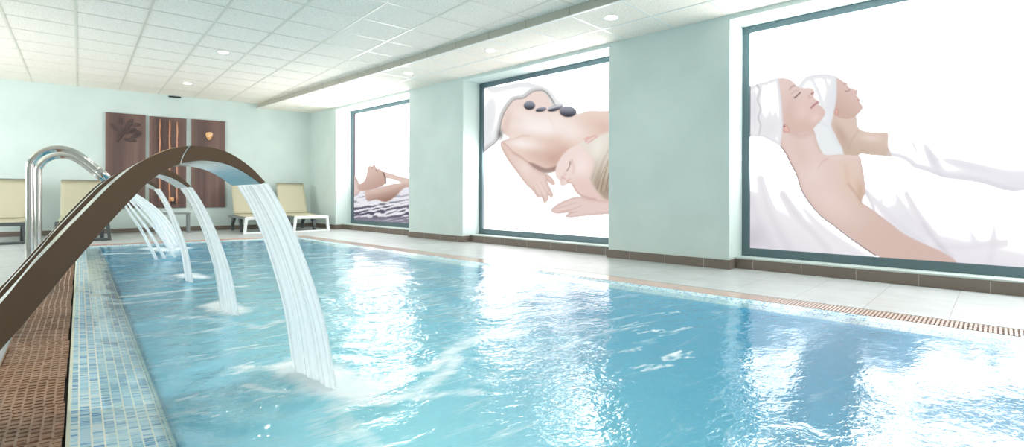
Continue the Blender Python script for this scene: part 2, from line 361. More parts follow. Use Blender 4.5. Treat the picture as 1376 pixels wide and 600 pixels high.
for j in range(-13, 15): a = 2.59+.6*j; b.box(STEP+.02, W, a-.012, a+.012, HL-.003, HL+.001, rw)
struct(b.build('trim_7', M['tbar2']))

# floor: deck around the pool
YF = lambda x, d=0.: 9.445-.0687*x+d                      # far pool edge line
XR = lambda y, w=PR: (w-y*sin(DTH))/cos(DTH)             # a line parallel to the right wall
def cross(w, d):                                          # right line meets far line
    x = 3.
    for _ in range(20): x = XR(YF(x, d), w)
    return (x, YF(x, d))
GR = 4.11; GL = -.266; GF = .20
YNEAR = -2.6
cR = cross(GR, GF)
b = MB()
def slab(b, pts, z0, z1):
    n = len(pts); b.add([(x, y, z0) for x, y in pts]+[(x, y, z1) for x, y in pts], [tuple(range(n-1, -1, -1)), tuple(range(n, 2*n))]+[(i, (i+1) % n, n+(i+1) % n, n+i) for i in range(n)])
farw = lambda x: YB-.0687*x+.1
slab(b, [(GL, YNEAR), (GL, YF(GL, GF)), (XL, YF(GL, GF)), (XL, YNEAR)], -.08, 0)
slab(b, [(XL, YF(GL, GF)), (GL, YF(GL, GF)), cR, (cR[0]+.0, farw(cR[0])), (XL, farw(XL))], -.08, 0)
slab(b, [(XR(YNEAR, GR), YNEAR), (XR(YNEAR, 5.7), YNEAR), (XR(11.9, 5.7), 11.9), (cR[0], 11.95), cR], -.08, 0)
slab(b, [(XL, YNEAR), (XL, YN), (XR(YN, 5.7), YN), (XR(YNEAR, 5.7), YNEAR)], -.08, 0)
struct(b.build('floor', M['floor']))

# pool basin, ledges and curbs
cI = cross(PR-.25, -.25); cO = cross(PR, 0)
DEP = -1.25
b = MB()
LX = .228
near = [(LX, YNEAR), (LX, YF(LX, -.25)), cI, (XR(YNEAR, PR-.25), YNEAR)]
n = 4
b.add([(x, y, -.035) for x, y in near]+[(x, y, DEP) for x, y in near], [(4, 5, 6, 7), (0, 1, 5, 4), (1, 2, 6, 5), (2, 3, 7, 6), (3, 0, 4, 7)])
struct(tag(b.build('pool_basin', M['basin']), 'turquoise lined rectangular indoor pool basin', 'pool', kind='structure'))
def ledge(name, p0, p1, q1, q0, m):                        # outer edge p (z 0) slopes to inner edge q under the water
    b = MB(); c = [(*p0, -.001), (*p1, -.001), (*q1, -.032), (*q0, -.032)]; b.add(c+[(x, y, -.06) for x, y, z in c], [(0, 1, 2, 3), (7, 6, 5, 4), (0, 4, 5, 1), (1, 5, 6, 2), (2, 6, 7, 3), (3, 7, 4, 0)])
    return struct(b.build(name, m))
ledge('pool_ledge_left', (PL, YNEAR), (PL, YF(PL)), (LX, YF(LX, -.25)), (LX, YNEAR), M['mosaic'])
ledge('pool_ledge_far', (PL, YF(PL)), cO, cI, (LX, YF(LX, -.25)), M['mosaic'])
ledge('pool_ledge_right', (XR(YNEAR), YNEAR), cO, cI, (XR(YNEAR, PR-.25), YNEAR), M['mosaic_r'])
b = MB(); b.box(PL-.011, PL, YNEAR, YF(0), -.06, .001); b.box(LX-.004, LX+.004, YNEAR, YF(LX, -.25), -.06, -.026)
struct(b.build('trim_8', M['curb']))
b = MB(); b.box(XR(8.2, PR-.25)-2.4, XR(8.2, PR-.25)-.0, 8.0, 8.05, -.3, -.06); b.box(LX, XR(8.2, PR-.25), 8.05, 9.1, -.3, -.2)
struct(b.build('pool_step', M['curb']))

# gutters and grates
b = MB()
b.box(GL, PL-.011, YNEAR, YF(GL, GF), -.08, -.03)
slab(b, [(XR(YNEAR), YNEAR), (XR(YNEAR, GR), YNEAR), cR, cO], -.08, -.03)
slab(b, [(PL, YF(PL)), cO, cR, (PL, YF(PL, GF))], -.08, -.03)
struct(b.build('gutter_bed', M['gutter']))

b = MB(); ncol = 8; gw = (-.036-GL-.004)/ncol; seg_len = .34
y = -.6
rows = []
while y < YF(GL, GF)-.02:
    k = int((y+.6)/seg_len); jog = .0028*((k*7) % 3-1)
    x0 = GL+.004+jog
    if (y+.6) % seg_len > .008:
        for c in range(ncol):
            xa = x0+c*gw; ph = ((c*37) % 5)*.0006
            z = -.001-.0012*((c*5+int(y*80)) % 3)
            b.box(xa+.003, xa+gw-.003, y+ph, y+ph+.0072, -.012, z)
    y += .0118
b.box(GL+.001, GL+.006, -.6, YF(GL, GF)-.02, -.02, .001)
for c in range(1, ncol):
    yy = -.6
    while yy < YF(GL, GF)-.3:
        k = int((yy+.6+.001)/seg_len); jog = .0028*((k*7) % 3-1); xa = GL+.004+c*gw+jog
        b.box(xa-.0032, xa+.0032, yy, min(yy+seg_len-.006, YF(GL, GF)-.02), -.016, -.0005); yy += seg_len
g = b.build('overflow_grate', M['grate']); tag(g, 'brown woven plastic overflow grate beside the left blue mosaic pool edge', 'grate')
b = MB(); a = -2.2
while a < 9.10:
    b.box(PR+.012, GR-.008, a, a+.012, -.022, -.001, rw); a += .021
for w in (PR+.012, PR+.08, PR+.15, GR-.018): b.box(w, w+.010, -2.2, 9.12, -.026, -.004, rw)
g = b.build('overflow_grate', M['grate_r']); tag(g, 'terracotta slatted overflow grate along the right pool edge under the windows', 'grate')
b = MB(); x = PL
while x < cO[0]-.01:
    b.add(*(lambda p: (p, [(3, 2, 1, 0), (4, 5, 6, 7), (0, 1, 5, 4), (1, 2, 6, 5), (2, 3, 7, 6), (3, 0, 4, 7)]))(
        [(x, YF(x, .01), -.022), (x+.012, YF(x, .01), -.022), (x+.012, YF(x, GF-.01), -.022), (x, YF(x, GF-.01), -.022),
         (x, YF(x, .01), -.001), (x+.012, YF(x, .01), -.001), (x+.012, YF(x, GF-.01), -.001), (x, YF(x, GF-.01), -.001)])); x += .021
g = b.build('overflow_grate', mat('terracotta_far', (214, 150, 124), .4)); tag(g, 'terracotta overflow grate across the far end of the pool', 'grate')

# ------------------------------------------------------------------ water surface
FOAM = [  # (survey polyline, width m, strength)
    ([(400, 492), (430, 505), (455, 520), (480, 524)], .14, 1.05),
    ([(455, 522), (500, 512), (540, 500), (580, 494), (610, 470), (650, 452), (700, 446)], .07, .62),
    ([(470, 540), (520, 540), (570, 520), (600, 500), (612, 480)], .06, .6),
    ([(560, 535), (600, 528), (640, 525)], .05, .55),
    ([(330, 520), (360, 526), (385, 527)], .03, .62),
    ([(450, 545), (470, 575), (500, 598)], .07, .5),
    ([(410, 500), (360, 495), (310, 498)], .06, .42),
    ([(291, 408), (303, 416), (315, 420)], .12, .9), ([(250, 368), (256, 372), (266, 374)], .13, .8),
    ([(205, 333), (228, 336), (245, 334)], .2, .75),
    ([(165, 398), (210, 394), (260, 388), (330, 384)], .06, .6), ([(150, 408), (200, 404), (250, 400)], .05, .5),
    ([(230, 425), (290, 430), (350, 440), (380, 430)], .08, .45),
    ([(450, 340), (520, 352), (600, 372), (640, 392)], .2, .34), ([(560, 395), (640, 430), (700, 460)], .25, .34),
    ([(210, 560), (250, 553), (290, 560)], .02, .5), ([(250, 480), (275, 476)], .02, .5), ([(265, 536), (300, 530)], .02, .45),
    ([(140, 341), (175, 340), (205, 340)], .05, .7),
    ([(430, 570), (470, 590), (440, 600)], .10, .42), ([(200, 345), (300, 350), (380, 360)], .25, .3),
]
_r = random.Random(5)
for _k in range(34):                                       # fine streaks drifting in front of the wide pillar and beside the jets
    if _k < 20: _x, _y = _r.uniform(828, 905), _r.choice([_r.uniform(415, 450), _r.uniform(468, 498)])
    else: _x, _y = _r.uniform(215, 380), _r.uniform(440, 590)
    _l = _r.uniform(14, 48); FOAM.append(([(_x, _y+3), (_x+_l*.5, _y+_r.uniform(-2, 1)), (_x+_l, _y-_r.uniform(1, 5))], _r.uniform(.009, .02), _r.uniform(.42, .72)))
IMP = [(.74, 2.15), (.74, 3.72), (.76, 5.3), (.85, 7.3), (1.1, 8.4)]
def water():
    ny = 620; ts = np.linspace(0, 1, ny)**1.5
    Y = -2.4+(9.45+2.4)*ts; nx = 300; S = np.linspace(0, 1, nx)
    X = np.zeros((ny, nx)); YY = np.zeros((ny, nx))
    for j in range(ny):
        x1 = XR(Y[j]); X[j] = PL+(x1-PL)*S; YY[j] = Y[j]-.0687*(X[j])*ts[j]
    d_edge = np.minimum(np.minimum(X-PL, (PR-(X*cos(DTH)+YY*sin(DTH)))), (9.445-.0687*X)-YY)
    foam = np.zeros_like(X)
    for pl, wd, st in FOAM:
        p = [np.array(water_pt(*q)) for q in pl]
        dmin = np.full_like(X, 9.)
        for a, c in zip(p[:-1], p[1:]):
            ab = c-a; t = np.clip(((X-a[0])*ab[0]+(YY-a[1])*ab[1])/(ab@ab), 0, 1)
            dmin = np.minimum(dmin, np.hypot(X-a[0]-t*ab[0], YY-a[1]-t*ab[1]))
        foam = np.maximum(foam, st*np.exp(-(dmin/wd)**2))
    chop = np.full_like(X, .22)
    chop += .75*np.exp(-(((X-1.5)/1.0)**2+((YY-3.2)/1.7)**2)) + .5*np.exp(-(((X-1.7)/1.2)**2+((YY-6.5)/2.2)**2))
    for ix, iy in IMP: chop += .55*np.exp(-(((X-ix)**2+(YY-iy)**2)/.10))
    chop *= np.clip(d_edge/.3, .25, 1)
    calm = np.exp(-(((X-2.6)/.9)**2+((YY-.7)/1.0)**2)); chop *= 1-.45*calm
    calm = np.exp(-(((X-.55)/.5)**2+((YY-1.0)/.8)**2)); chop *= 1-.6*calm
    Z = np.zeros_like(X); rng = np.random.RandomState(3)
    for k in range(26):
        lam = .16*1.13**(k % 13)*(1+.1*rng.rand()); th = rng.uniform(-PI, PI); kk = 2*PI/lam
        Z += np.sin(kk*(X*cos(th)+YY*sin(th))+rng.rand()*6.28+.8*np.sin(1.7*X+2.3*YY+k))*lam*.012
    Z *= .2*chop
    for ix, iy in IMP:
        r = np.hypot(X-ix, YY-iy); Z += .012*np.exp(-(r/.25)**2)+.004*np.sin(r*34)*np.exp(-(r/.6)**2)
    Z = Z*np.clip(d_edge/.15, 0, 1)
    co = np.stack([X, YY, WZ+Z], -1).reshape(-1, 3)
    i = np.arange((ny-1)*(nx-1)); r_, c_ = i//(nx-1), i % (nx-1); a = r_*nx+c_
    fs = np.stack([a, a+1, a+nx+1, a+nx], -1)
    me = bpy.data.meshes.new('pool_water'); me.vertices.add(len(co)); me.vertices.foreach_set('co', co.ravel())
    me.loops.add(fs.size); me.loops.foreach_set('vertex_index', fs.ravel().astype(np.int32))
    me.polygons.add(len(fs)); me.polygons.foreach_set('loop_start', np.arange(0, fs.size, 4, dtype=np.int32))
    me.update(calc_edges=True); me.validate()
    me.polygons.foreach_set('use_smooth', np.ones(len(me.polygons), bool))
    sh = 1-np.clip((d_edge-.225)/.05, 0, 1)
    aer = .06+.5*np.exp(-(((X-.9)/.9)**2+((YY-2.2)/2.4)**2))+.35*np.exp(-(((X-1.4)/1.3)**2+((YY-4.5)/2.5)**2))
    aer += .5*np.exp(-(((X-.6)/.5)**2+((YY-1.1)/.9)**2))
    for n_, v in (('aerated', aer), ('shallow', sh), ('foam', foam), ('chop', chop)):
        at = me.attributes.new(n_, 'FLOAT', 'POINT'); at.data.foreach_set('value', v.ravel().astype(np.float32))
    me.materials.append(M['water'])
    o = bpy.data.objects.new('pool_water', me); COL.objects.link(o)
    tag(o, 'rippling turquoise pool water mirroring the bright windows', 'water', kind='stuff')
water()

# ------------------------------------------------------------------ waterfall spouts
OUT = [(-.161, .458), (-.115, .531), (-.07, .593), (-.018, .663), (.046, .747), (.084, .794), (.127, .838), (.164, .866), (.188, .881), (.223, .898), (.271, .908), (.321, .909), (.367, .899), (.412, .876), (.459, .839), (.499, .796)]
INN = [(-.161, .332), (-.131, .374), (-.084, .443), (-.042, .508), (.005, .576), (.074, .674), (.134, .753), (.158, .783), (.188, .812), (.227, .840), (.267, .856), (.309, .862), (.352, .859), (.396, .846), (.442, .820), (.484, .788)]
SW = .45
out = [np.array(p) for p in spline([(-.50, 0), (-.38, .145), (-.27, .305)]+OUT, 4)]
inn = [np.array(p) for p in spline([(-.375, 0), (-.30, .110), (-.22, .235)]+INN, 4)]
def make_spout():
    r = empty('waterfall_spout', (0, 1.93, 0))
    n = len(out)
    def strip(top, bot, y0, y1):
        b = MB(); vs = []
        for a, c in zip(top, bot): vs += [(a[0], y0, a[1]), (a[0], y1, a[1]), (c[0], y1, c[1]), (c[0], y0, c[1])]
        fs = [(0, 1, 2, 3), tuple(4*(n-1)+k for k in (3, 2, 1, 0))]
        for i in range(n-1):
            for k in range(4):
                a, c = 4*i+k, 4*i+(k+1) % 4; fs.append((a, c, c+4, a+4))
        return b.add(vs, fs)
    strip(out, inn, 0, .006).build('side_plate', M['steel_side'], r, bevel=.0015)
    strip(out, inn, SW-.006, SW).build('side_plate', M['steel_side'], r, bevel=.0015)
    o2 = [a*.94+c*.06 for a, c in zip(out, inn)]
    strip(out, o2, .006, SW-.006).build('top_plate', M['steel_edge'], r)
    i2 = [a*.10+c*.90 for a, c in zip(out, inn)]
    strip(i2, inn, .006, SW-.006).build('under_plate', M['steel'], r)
    # weld seam over the crown, on the near side plate
    b = MB(); j = min(range(n), key=lambda k: abs(out[k][0]-.268))
    a, c = out[j], inn[j-2]
    pts = [(a[0]*(1-t)+c[0]*t-.004*sin(t*3), -.0005, a[1]*(1-t)+c[1]*t) for t in np.linspace(0, 1, 7)]
    b.tube(pts, .0016, 6).build('weld_seam', M['steel_edge'], r)
    b = MB(); b.box(-.56, -.33, -.05, SW+.05, 0, .012); b.build('base_plate', M['steel'], r, bevel=.003)
    for x in (-.54, -.35):
        for y in (-.03, SW+.03): MB().cyl((x, y, .012), .012, .012, 6).build('anchor_bolt', M['steel'], r)
    return r
JP = [(.503, .788), (.54, .722), (.583, .628), (.622, .523), (.657, .41), (.691, .281), (.714, .15), (.736, -.010)]
def make_jet(y0, tw, spread, seed):
    """A falling sheet: a thin shell that follows the water's fall and narrows a little."""
    rng = np.random.RandomState(seed); path = spline(JP, 6); n = len(path); nu = 40
    b = MB(); vs = []; uvs = []
    for side in (0, 1):
        for i, p in enumerate(path):
            t = i/(n-1)
            for k in range(nu+1):
                u = k/nu; wv = .004*math.sin(u*23+seed)+.003*math.sin(u*57+seed*2)+.002*math.sin(u*9-t*5)
                th = .004+.010*min(1, 4*u*(1-u)+.15)*(.5+.6*t)
                y = y0+.012+(tw-.024)*u+spread*(u-.5)*t
                nx_, nz_ = .86, .5
                s = th if side else -th*.6
                vs.append((p[0]+(wv+s)*nx_+.02*t*math.sin(u*5+seed), y, p[1]+(wv+s)*nz_*.4)); uvs.append((u, t))
    m_ = n*(nu+1); fs = []
    for i in range(n-1):
        for k in range(nu):
            a = i*(nu+1)+k; fs.append((a, a+1, a+nu+2, a+nu+1)); a += m_; fs.append((a+nu+1, a+nu+2, a+1, a))
        for k in (0, nu):
            a = i*(nu+1)+k; q = (a, a+nu+1, a+nu+1+m_, a+m_); fs.append(q if k == 0 else q[::-1])
    me = bpy.data.meshes.new('water_jet'); me.from_pydata(vs, [], fs); me.update()
    uvl = me.uv_layers.new(name='UVMap')
    for l in me.loops: uvl.data[l.index].uv = uvs[l.vertex_index]
    for p in me.polygons: p.use_smooth = True
    me.materials.append(M['jet']); o = bpy.data.objects.new('water_jet', me); COL.objects.link(o); return o
sp = make_spout()
SY = [1.93, 3.5, 5.05]
spl = ['nearest bronze steel waterfall spout arching over the pool edge in the foreground',
       'middle steel waterfall spout, just beyond the foreground one', 'farthest steel waterfall spout, small and mostly behind the other two']
jl = ['widest white water sheet falling from the foreground spout', 'narrow water sheet falling from the middle spout', 'thin water sheet falling from the farthest waterfall spout']
for i, y in enumerate(SY):
    o = sp if i == 0 else copy_tree(sp, (0, y, 0))
    tag(o, spl[i], 'waterfall spout', 'waterfall spouts along the left pool edge')
    j = make_jet(y, SW, -.02, i+1); tag(j, jl[i], 'water jet', 'water sheets from the spouts')

# ------------------------------------------------------------------ tube water cannons
RP = [(-.383, 0), (-.383, .3), (-.383, .7), (-.383, 1.0), (-.368, 1.072), (-.335, 1.127), (-.285, 1.175), (-.22, 1.205), (-.148, 1.215), (-.071, 1.198), (.002, 1.151), (.07, 1.09), (.15, 1.01)]
def make_cannon():
    r = empty('water_cannon', (0, 7.15, 0)); pth = [(x, 0, z) for x, z in spline(RP, 5)]
    MB().tube(pth, .036, 24).build('tube', M['steel'], r, smooth=True)
    MB().tube([(.14, 0, 1.02), (.155, 0, 1.005)], .042, 24).build('collar', M['steel_edge'], r, smooth=False)
    MB().tube([(.15, 0, 1.01), (.19, 0, .973), (.25, 0, .915)], [.040, .040, .028], 24).build('nozzle', M['steel'], r, smooth=True)
    MB().cyl((-.383, 0, 0), .075, .014, 32).build('base_flange', M['steel'], r, bevel=.002)
    return r
c1 = make_cannon(); tag(c1, 'nearer tall polished steel tube water cannon on the left deck', 'water cannon', 'curved tube water cannons')
c2 = copy_tree(c1, (0, 8.45, 0)); tag(c2, 'farther polished tube water cannon, right behind the nearer one', 'water cannon', 'curved tube water cannons')
def streams(y, paths, rad, label):
    b = MB()
    for pts in paths:
        b.tube([(p[0], y+p[1], p[2]) for p in spline(pts, 8)], [rad*(.8+.9*i/(8*(len(pts)-1))) for i in range(8*(len(pts)-1)+1)], 10)
    o = b.build('water_jet', M['jet_thin'], smooth=True)
    me = o.data; uvl = me.uv_layers.new(name='UVMap')
    for l in me.loops:
        q, k = divmod(l.vertex_index, 10); np_ = 8*(len(paths[0])-1)+1; uvl.data[l.index].uv = (min(k, 10-k)*.035+.37*(q//np_), (q % np_)/np_)
    return tag(o, label, 'water jet', 'streams from the tube cannons')
streams(7.15, [[(.262, d*.1, .905), (.42+e, d*.5, .63), (.60+e*1.6, d*.9, .33), (.76+e*2.2, d*1.2, .0)] for d, e in ((-.08, -.04), (-.02, .0), (.05, .05))], .0105,
        'thin steep water streams fanning down from the nearer tube cannon')
streams(8.45, [[(.262, d*.1, .905), (.5+e, d*.5, .74), (.78+e*1.5, d*.9, .45), (1.02+e*2, d*1.2, .0)] for d, e in ((-.12, -.03), (-.04, .0), (.05, .03), (.12, .06))], .020,
        'broad flatter spray of water from the farther tube cannon')

# ------------------------------------------------------------------ wall art panels on the back wall
def panel(s0, s1, z0, z1):
    r = empty('wall_panel', bw((s0+s1)/2, 0, z0), DB); w = (s1-s0)/2; h = z1-z0
    b = MB(); b.box(-w, w, -.035, -.004, 0, h); b.build('board', M['wood'], r, bevel=.002)
    b = MB(); b.box(-w+.05, w-.05, -.004, 0, .05, h-.05); b.build('backing', M['black'], r)
    return r
p1 = panel(-.464, .141, .467, 2.25); tag(p1, 'dark wood wall panel carved with a faint leafy branch, leftmost of three', 'wall panel', 'wood art panels on the back wall')
b = MB()                                                   # carved branch with leaves
def leaf(cx, cz, ang, L, wd, t=.012):
    pts = [(cx+L*(.5+.5*-cos(PI*k/8))*cos(ang)-wd*sin(PI*k/8)*sin(ang), cz+L*(.5-.5*cos(PI*k/8))*sin(ang)+wd*sin(PI*k/8)*cos(ang)) for k in range(9)]
    pts += [(cx+L*(.5-.5*cos(PI*k/8))*cos(ang)+wd*sin(PI*k/8)*sin(ang), cz+L*(.5-.5*cos(PI*k/8))*sin(ang)-wd*sin(PI*k/8)*cos(ang)) for k in range(7, 0, -1)]
    b.prism(pts, -.035-t, -.0349)
for cx, cz, an, L, wd in [(q_[0]+.05, q_[1]-.1, *q_[2:]) for q_ in [(-.17, 1.42, 1.1, .22, .03), (-.1, 1.5, .5, .24, .045), (-.05, 1.62, 1.0, .2, .04), (.0, 1.55, -.1, .2, .05), (-.18, 1.55, 2.2, .16, .03), (-.08, 1.4, -.1, .2, .035), (.02, 1.42, .6, .16, .04), (-.12, 1.68, 1.7, .14, .03), (.04, 1.66, .3, .14, .035)]]:
    leaf(cx, cz, an, L, wd)
b.tube([(-.13, -.04, 1.24), (-.07, -.044, 1.35), (-.01, -.044, 1.45), (.07, -.04, 1.53)], .012, 8)
b.build('leaf_relief', M['relief'], p1, bevel=.002)
p2 = panel(.199, .804, .467, 2.24); tag(p2, 'dark wood wall panel with three tall copper rods, middle of three', 'wall panel', 'wood art panels on the back wall')
for s, z0, z1, sh in ((.365, .35, 2.19, .0), (.525, .25, 2.18, .1), (.648, .30, 2.165, -.1)):
    b = MB(); x = s-.5015; nz = 14
    pts = []; rad = []
    for k in range(nz+1):
        z = (z1-.467)*k/nz+.03*(1-k/nz)+(z0-.25)*(1-k/nz); pts.append((x+.004*sin(k*1.7+s*9), -.065, z)); rad.append(.013+.003*sin(k*2.1))
    b.tube(pts, rad, 12)
    for q in (.22+sh*.5, .52+sh, .78+sh*.4):
        k = q*nz; z = pts[0][2]+(pts[-1][2]-pts[0][2])*q; b.tube([(x, -.065, z-.012), (x, -.065, z), (x, -.065, z+.012)], [.014, .021, .014], 12)
    b.build('copper_rod', M['copper'], p2, smooth=True)
b = MB(); b.box(.027, .103, -.10, -.035, .11, .125); b.build('bracket', M['relief'], p2, bevel=.002)
b = MB(); b.tube([(.065, -.07, .125), (.065, -.07, .14), (.065, -.07, .19), (.065, -.07, .205)], [.022, .034, .036, .030], 16); b.build('candle_cup', M['shell'], p2, smooth=True)
p3 = panel(.891, 1.487, .467, 2.245); tag(p3, 'dark wood wall panel with one amber stone, rightmost of three', 'wall panel', 'wood art panels on the back wall')
bm = bmesh.new(); bmesh.ops.create_icosphere(bm, subdivisions=3, radius=1)
for v in bm.verts:
    t = math.atan2(v.co.z, v.co.x); k = 1+.13*cos(3*t-PI/2-.3)
    v.co = Vector((v.co.x*.063*k+.008, v.co.y*.028-.052, v.co.z*.082*k+1.466))
me = bpy.data.meshes.new('amber_stone'); bm.to_mesh(me); bm.free(); me.materials.append(M['shell'])
for p in me.polygons: p.use_smooth = True
o = bpy.data.objects.new('amber_stone', me); COL.objects.link(o); o.parent = p3
b = MB(); b.box(-.10, .10, -.03, 0, 0, .022); 
for k in range(5): b.box(-.09, .09, -.034, -.03, .002+k*.004, .004+k*.004)
o = b.build('wall_vent', M['black'], loc=bw(.611, 0, 2.645)); o.rotation_euler = (0, 0, DB); tag(o, 'small black slot vent at the top of the back wall, under the ceiling', 'vent')

# ------------------------------------------------------------------ sun loungers
LWD = .29
def make_lounger(foot='white_resin'):
    r = empty('sun_lounger')
    y0, yh, y1 = -.80, .28, .78; zt = .31
    for sx in (-1, 1):
        b = MB(); x = sx*(LWD-.02)
        b.box(x-.02, x+.02, y0, y1, zt-.045, zt); b.build('side_rail', M['grey_resin'], r, bevel=.008)
    for y in (-.45, -.05, .3, y1-.03): MB().box(-LWD+.03, LWD-.03, y-.015, y+.015, zt-.04, zt-.012).build('cross_bar', M['grey_resin'], r, bevel=.004)
    # foot frame: two posts leaning out, a top bar and a bottom bar
    b = MB(); e = LWD+.01
    for sx in (-1, 1):
        b.hexa([(sx*e+sx*.035-.022, y0-.03, 0), (sx*e+sx*.035+.022, y0-.03, 0), (sx*e+sx*.035+.022, y0+.03, 0), (sx*e+sx*.035-.022, y0+.03, 0),
                (sx*e-.024, y0-.03, zt+.005), (sx*e+.024, y0-.03, zt+.005), (sx*e+.024, y0+.03, zt+.005), (sx*e-.024, y0+.03, zt+.005)])
    b.box(-e, e, y0-.03, y0+.03, zt-.045, zt+.008); b.box(-e-.03, e+.03, y0-.028, y0+.028, .0, .035)
    b.build('foot_frame', M[foot], r, bevel=.008)
    # arched legs with shade painted in, two on each side, curved
    for sx in (-1, 1):
        for yy, lean in ((-.10, -.10), (.42, .12)):
            b = MB(); x = sx*(LWD-.035); pr = []
            prof = spline([(yy+.10, zt-.02), (yy+.06+lean*.4, zt-.10), (yy+.035+lean, .10), (yy+.03+lean, 0)], 6)
            prof2 = spline([(yy-.03+lean, 0), (yy-.03+lean, .10), (yy-.06+lean*.3, zt-.10), (yy-.14, zt-.02)], 6)
            poly = [(p[0], p[1]) for p in list(prof)+list(prof2)]
            n = len(poly); c = [(x-.025, p, z) for p, z in poly]+[(x+.025, p, z) for p, z in poly]
            b.add(c, [tuple(range(n)), tuple(range(2*n-1, n-1, -1))]+[((i+1) % n, i, n+i, n+(i+1) % n) for i in range(n)])
            b.build('leg', M['resin'], r, bevel=.006)
    # sling seat, slightly sagging
    def sling(name, prof, w, m):
        n = len(prof); nu = 10; vs = []
        for s in (0, 1):
            for p in prof:
                for k in range(nu+1):
                    u = -1+2*k/nu; vs.append((u*w, p[0], p[1]-.018*(1-u*u)*p[2]+s*-.008))
        m_ = n*(nu+1); fs = []
        for i in range(n-1):
            for k in range(nu):
                a = i*(nu+1)+k; fs.append((a, a+1, a+nu+2, a+nu+1)); a += m_; fs.append((a+nu+1, a+nu+2, a+1, a))
            for k in (0, nu): a = i*(nu+1)+k; fs.append((a, a+nu+1, a+nu+1+m_, a+m_))
        for i in (0, n-1):
            for k in range(nu): a = i*(nu+1)+k; fs.append((a, a+1, a+1+m_, a+m_))
        return MB().add(vs, fs).build(name, m, r, smooth=True)
    sling('seat', [(y0+.02, zt+.012, 0), (y0+.2, zt+.014, 1), (-.2, zt+.01, 1), (.1, zt+.02, 1), (yh-.01, zt+.05, .4)], LWD, M['sling'])
    bt = [(yh, zt+.05), (yh+.06, zt+.16), (yh+.15, zt+.36), (yh+.25, zt+.56), (yh+.285, zt+.665)]
    sling('backrest', [(p[0], p[1], 0) for p in bt], LWD-.005, M['sling'])
    b = MB()
    for sx in (-1, 1): b.tube([(sx*(LWD-.02), p[0]+.018, p[1]) for p in bt], .012, 8)
    b.tube([(-LWD+.02, bt[-1][0]+.018, bt[-1][1]), (LWD-.02, bt[-1][0]+.018, bt[-1][1])], .012, 8)
    b.build('backrest_frame', M['grey_resin'], r, smooth=True)
    b = MB()
    b.tube([(0, yh+.2, zt+.42), (0, yh+.38, zt-.03)], .012, 8); b.build('prop', M['grey_resin'], r)
    return r
lg = make_lounger(); lg2 = make_lounger('resin')
spots = [(3.50, 11.06, .0, 'beige sling lounger in the right corner, white foot frame fully visible'),
         (2.66, 11.18, .0, 'beige sling lounger half hidden behind the foreground water sheet'),
         (.04, 11.2, .0, 'beige sling lounger with dark legs left of the wood panels'),
         (-.93, 11.2, .0, 'beige sling lounger cut by the left edge of the photo, by the steel tubes')]
for i, (x, y, a, lb) in enumerate(spots):
    o = lg if i == 0 else lg2 if i == 2 else copy_tree(lg if i == 1 else lg2, (0, 0, 0))
    o.location = (x, y, 0); o.rotation_euler = (0, 0, a); tag(o, lb, 'sun lounger', 'sun loungers along the back wall')
t = empty('side_table', (1.36, 11.66, 0), DB); tag(t, 'low grey side table against the back wall between the loungers', 'side table')
b = MB(); b.box(-.28, .28, -.2, .2, .355, .385); b.build('tabletop', M['grey_resin'], t, bevel=.008)
for sx in (-1, 1):
    for sy in (-1, 1): b = MB(); b.box(sx*.255-.02, sx*.255+.02, sy*.17-.02, sy*.17+.02, 0, .355); b.build('leg', M['grey_resin'], t, bevel=.005)

# ------------------------------------------------------------------ recessed ceiling lights
def light(p, z, lb, grp, power=8, size=2.0):
    r = empty('ceiling_light', (p[0], p[1], z)); tag(r, lb, 'ceiling light', grp)
    b = MB(); n = 32; vs = []
    for R, h in ((.062, -.001), (.078, -.006), (.085, -.0005)): vs += [(R*cos(2*PI*k/n), R*sin(2*PI*k/n), h) for k in range(n)]
    b.add(vs, [(i*n+k, i*n+(k+1) % n, (i+1)*n+(k+1) % n, (i+1)*n+k) for i in range(2) for k in range(n)]).build('trim_ring', M['lamp_ring'], r, smooth=True)
    MB().cyl((0, 0, -.0035), .062, .003, 32).build('lamp_lens', M['lamp'], r)
    L = bpy.data.lights.new('spot', 'SPOT'); L.energy = power; L.spot_size = size; L.spot_blend = .8; L.shadow_soft_size = .06; L.color = (1, .97, .9)
    lo = bpy.data.objects.new('spot', L); COL.objects.link(lo); lo.parent = r; lo.location = (0, 0, -.02)
names = ['second nearest', 'third', 'fourth', 'fifth', 'farthest']
lls = ['round recessed downlight above the wide mint pillar, nearest one in the lower ceiling',
       'round recessed downlight above the massage poster window, second nearest in the lower ceiling',
       'round recessed downlight above the middle pillar in the lower ceiling',
       'faint round downlight above the floating woman poster window',
       'tiny round downlight in the lower ceiling closest to the back wall corner']
for i, a in enumerate((2.91, 4.70, 6.50, 8.30, 10.08)): light(rw(4.545, a, 0), HL, lls[i], 'downlights in the lower ceiling strip')
for _x, _y, _t, _p in ((1.46, 5.23, 'downlight in the main ceiling over the pool, just above the top of the picture', 20), (1.46, 2.57, 'downlight in the main ceiling above the foreground water sheet, out of the picture', 18), (1.46, -.1, 'downlight in the main ceiling to the right of the camera, out of the picture', 12),
                       (-.34, 2.57, 'downlight in the main ceiling above the left grate, out of the picture', 26), (-.34, .2, 'downlight in the main ceiling right above the camera, out of the picture', 26)):
    light((_x, _y), HM, _t, 'downlights in the main ceiling', _p, 2.7)  # unseen lamps added to brighten the foreground water and ledge
light((1.497, 7.894), HM, 'faint downlight in the main ceiling left of the step, nearer one', 'downlights in the main ceiling')
light((1.448, 10.559), HM, 'lit downlight in the main ceiling close to the back wall', 'downlights in the main ceiling')

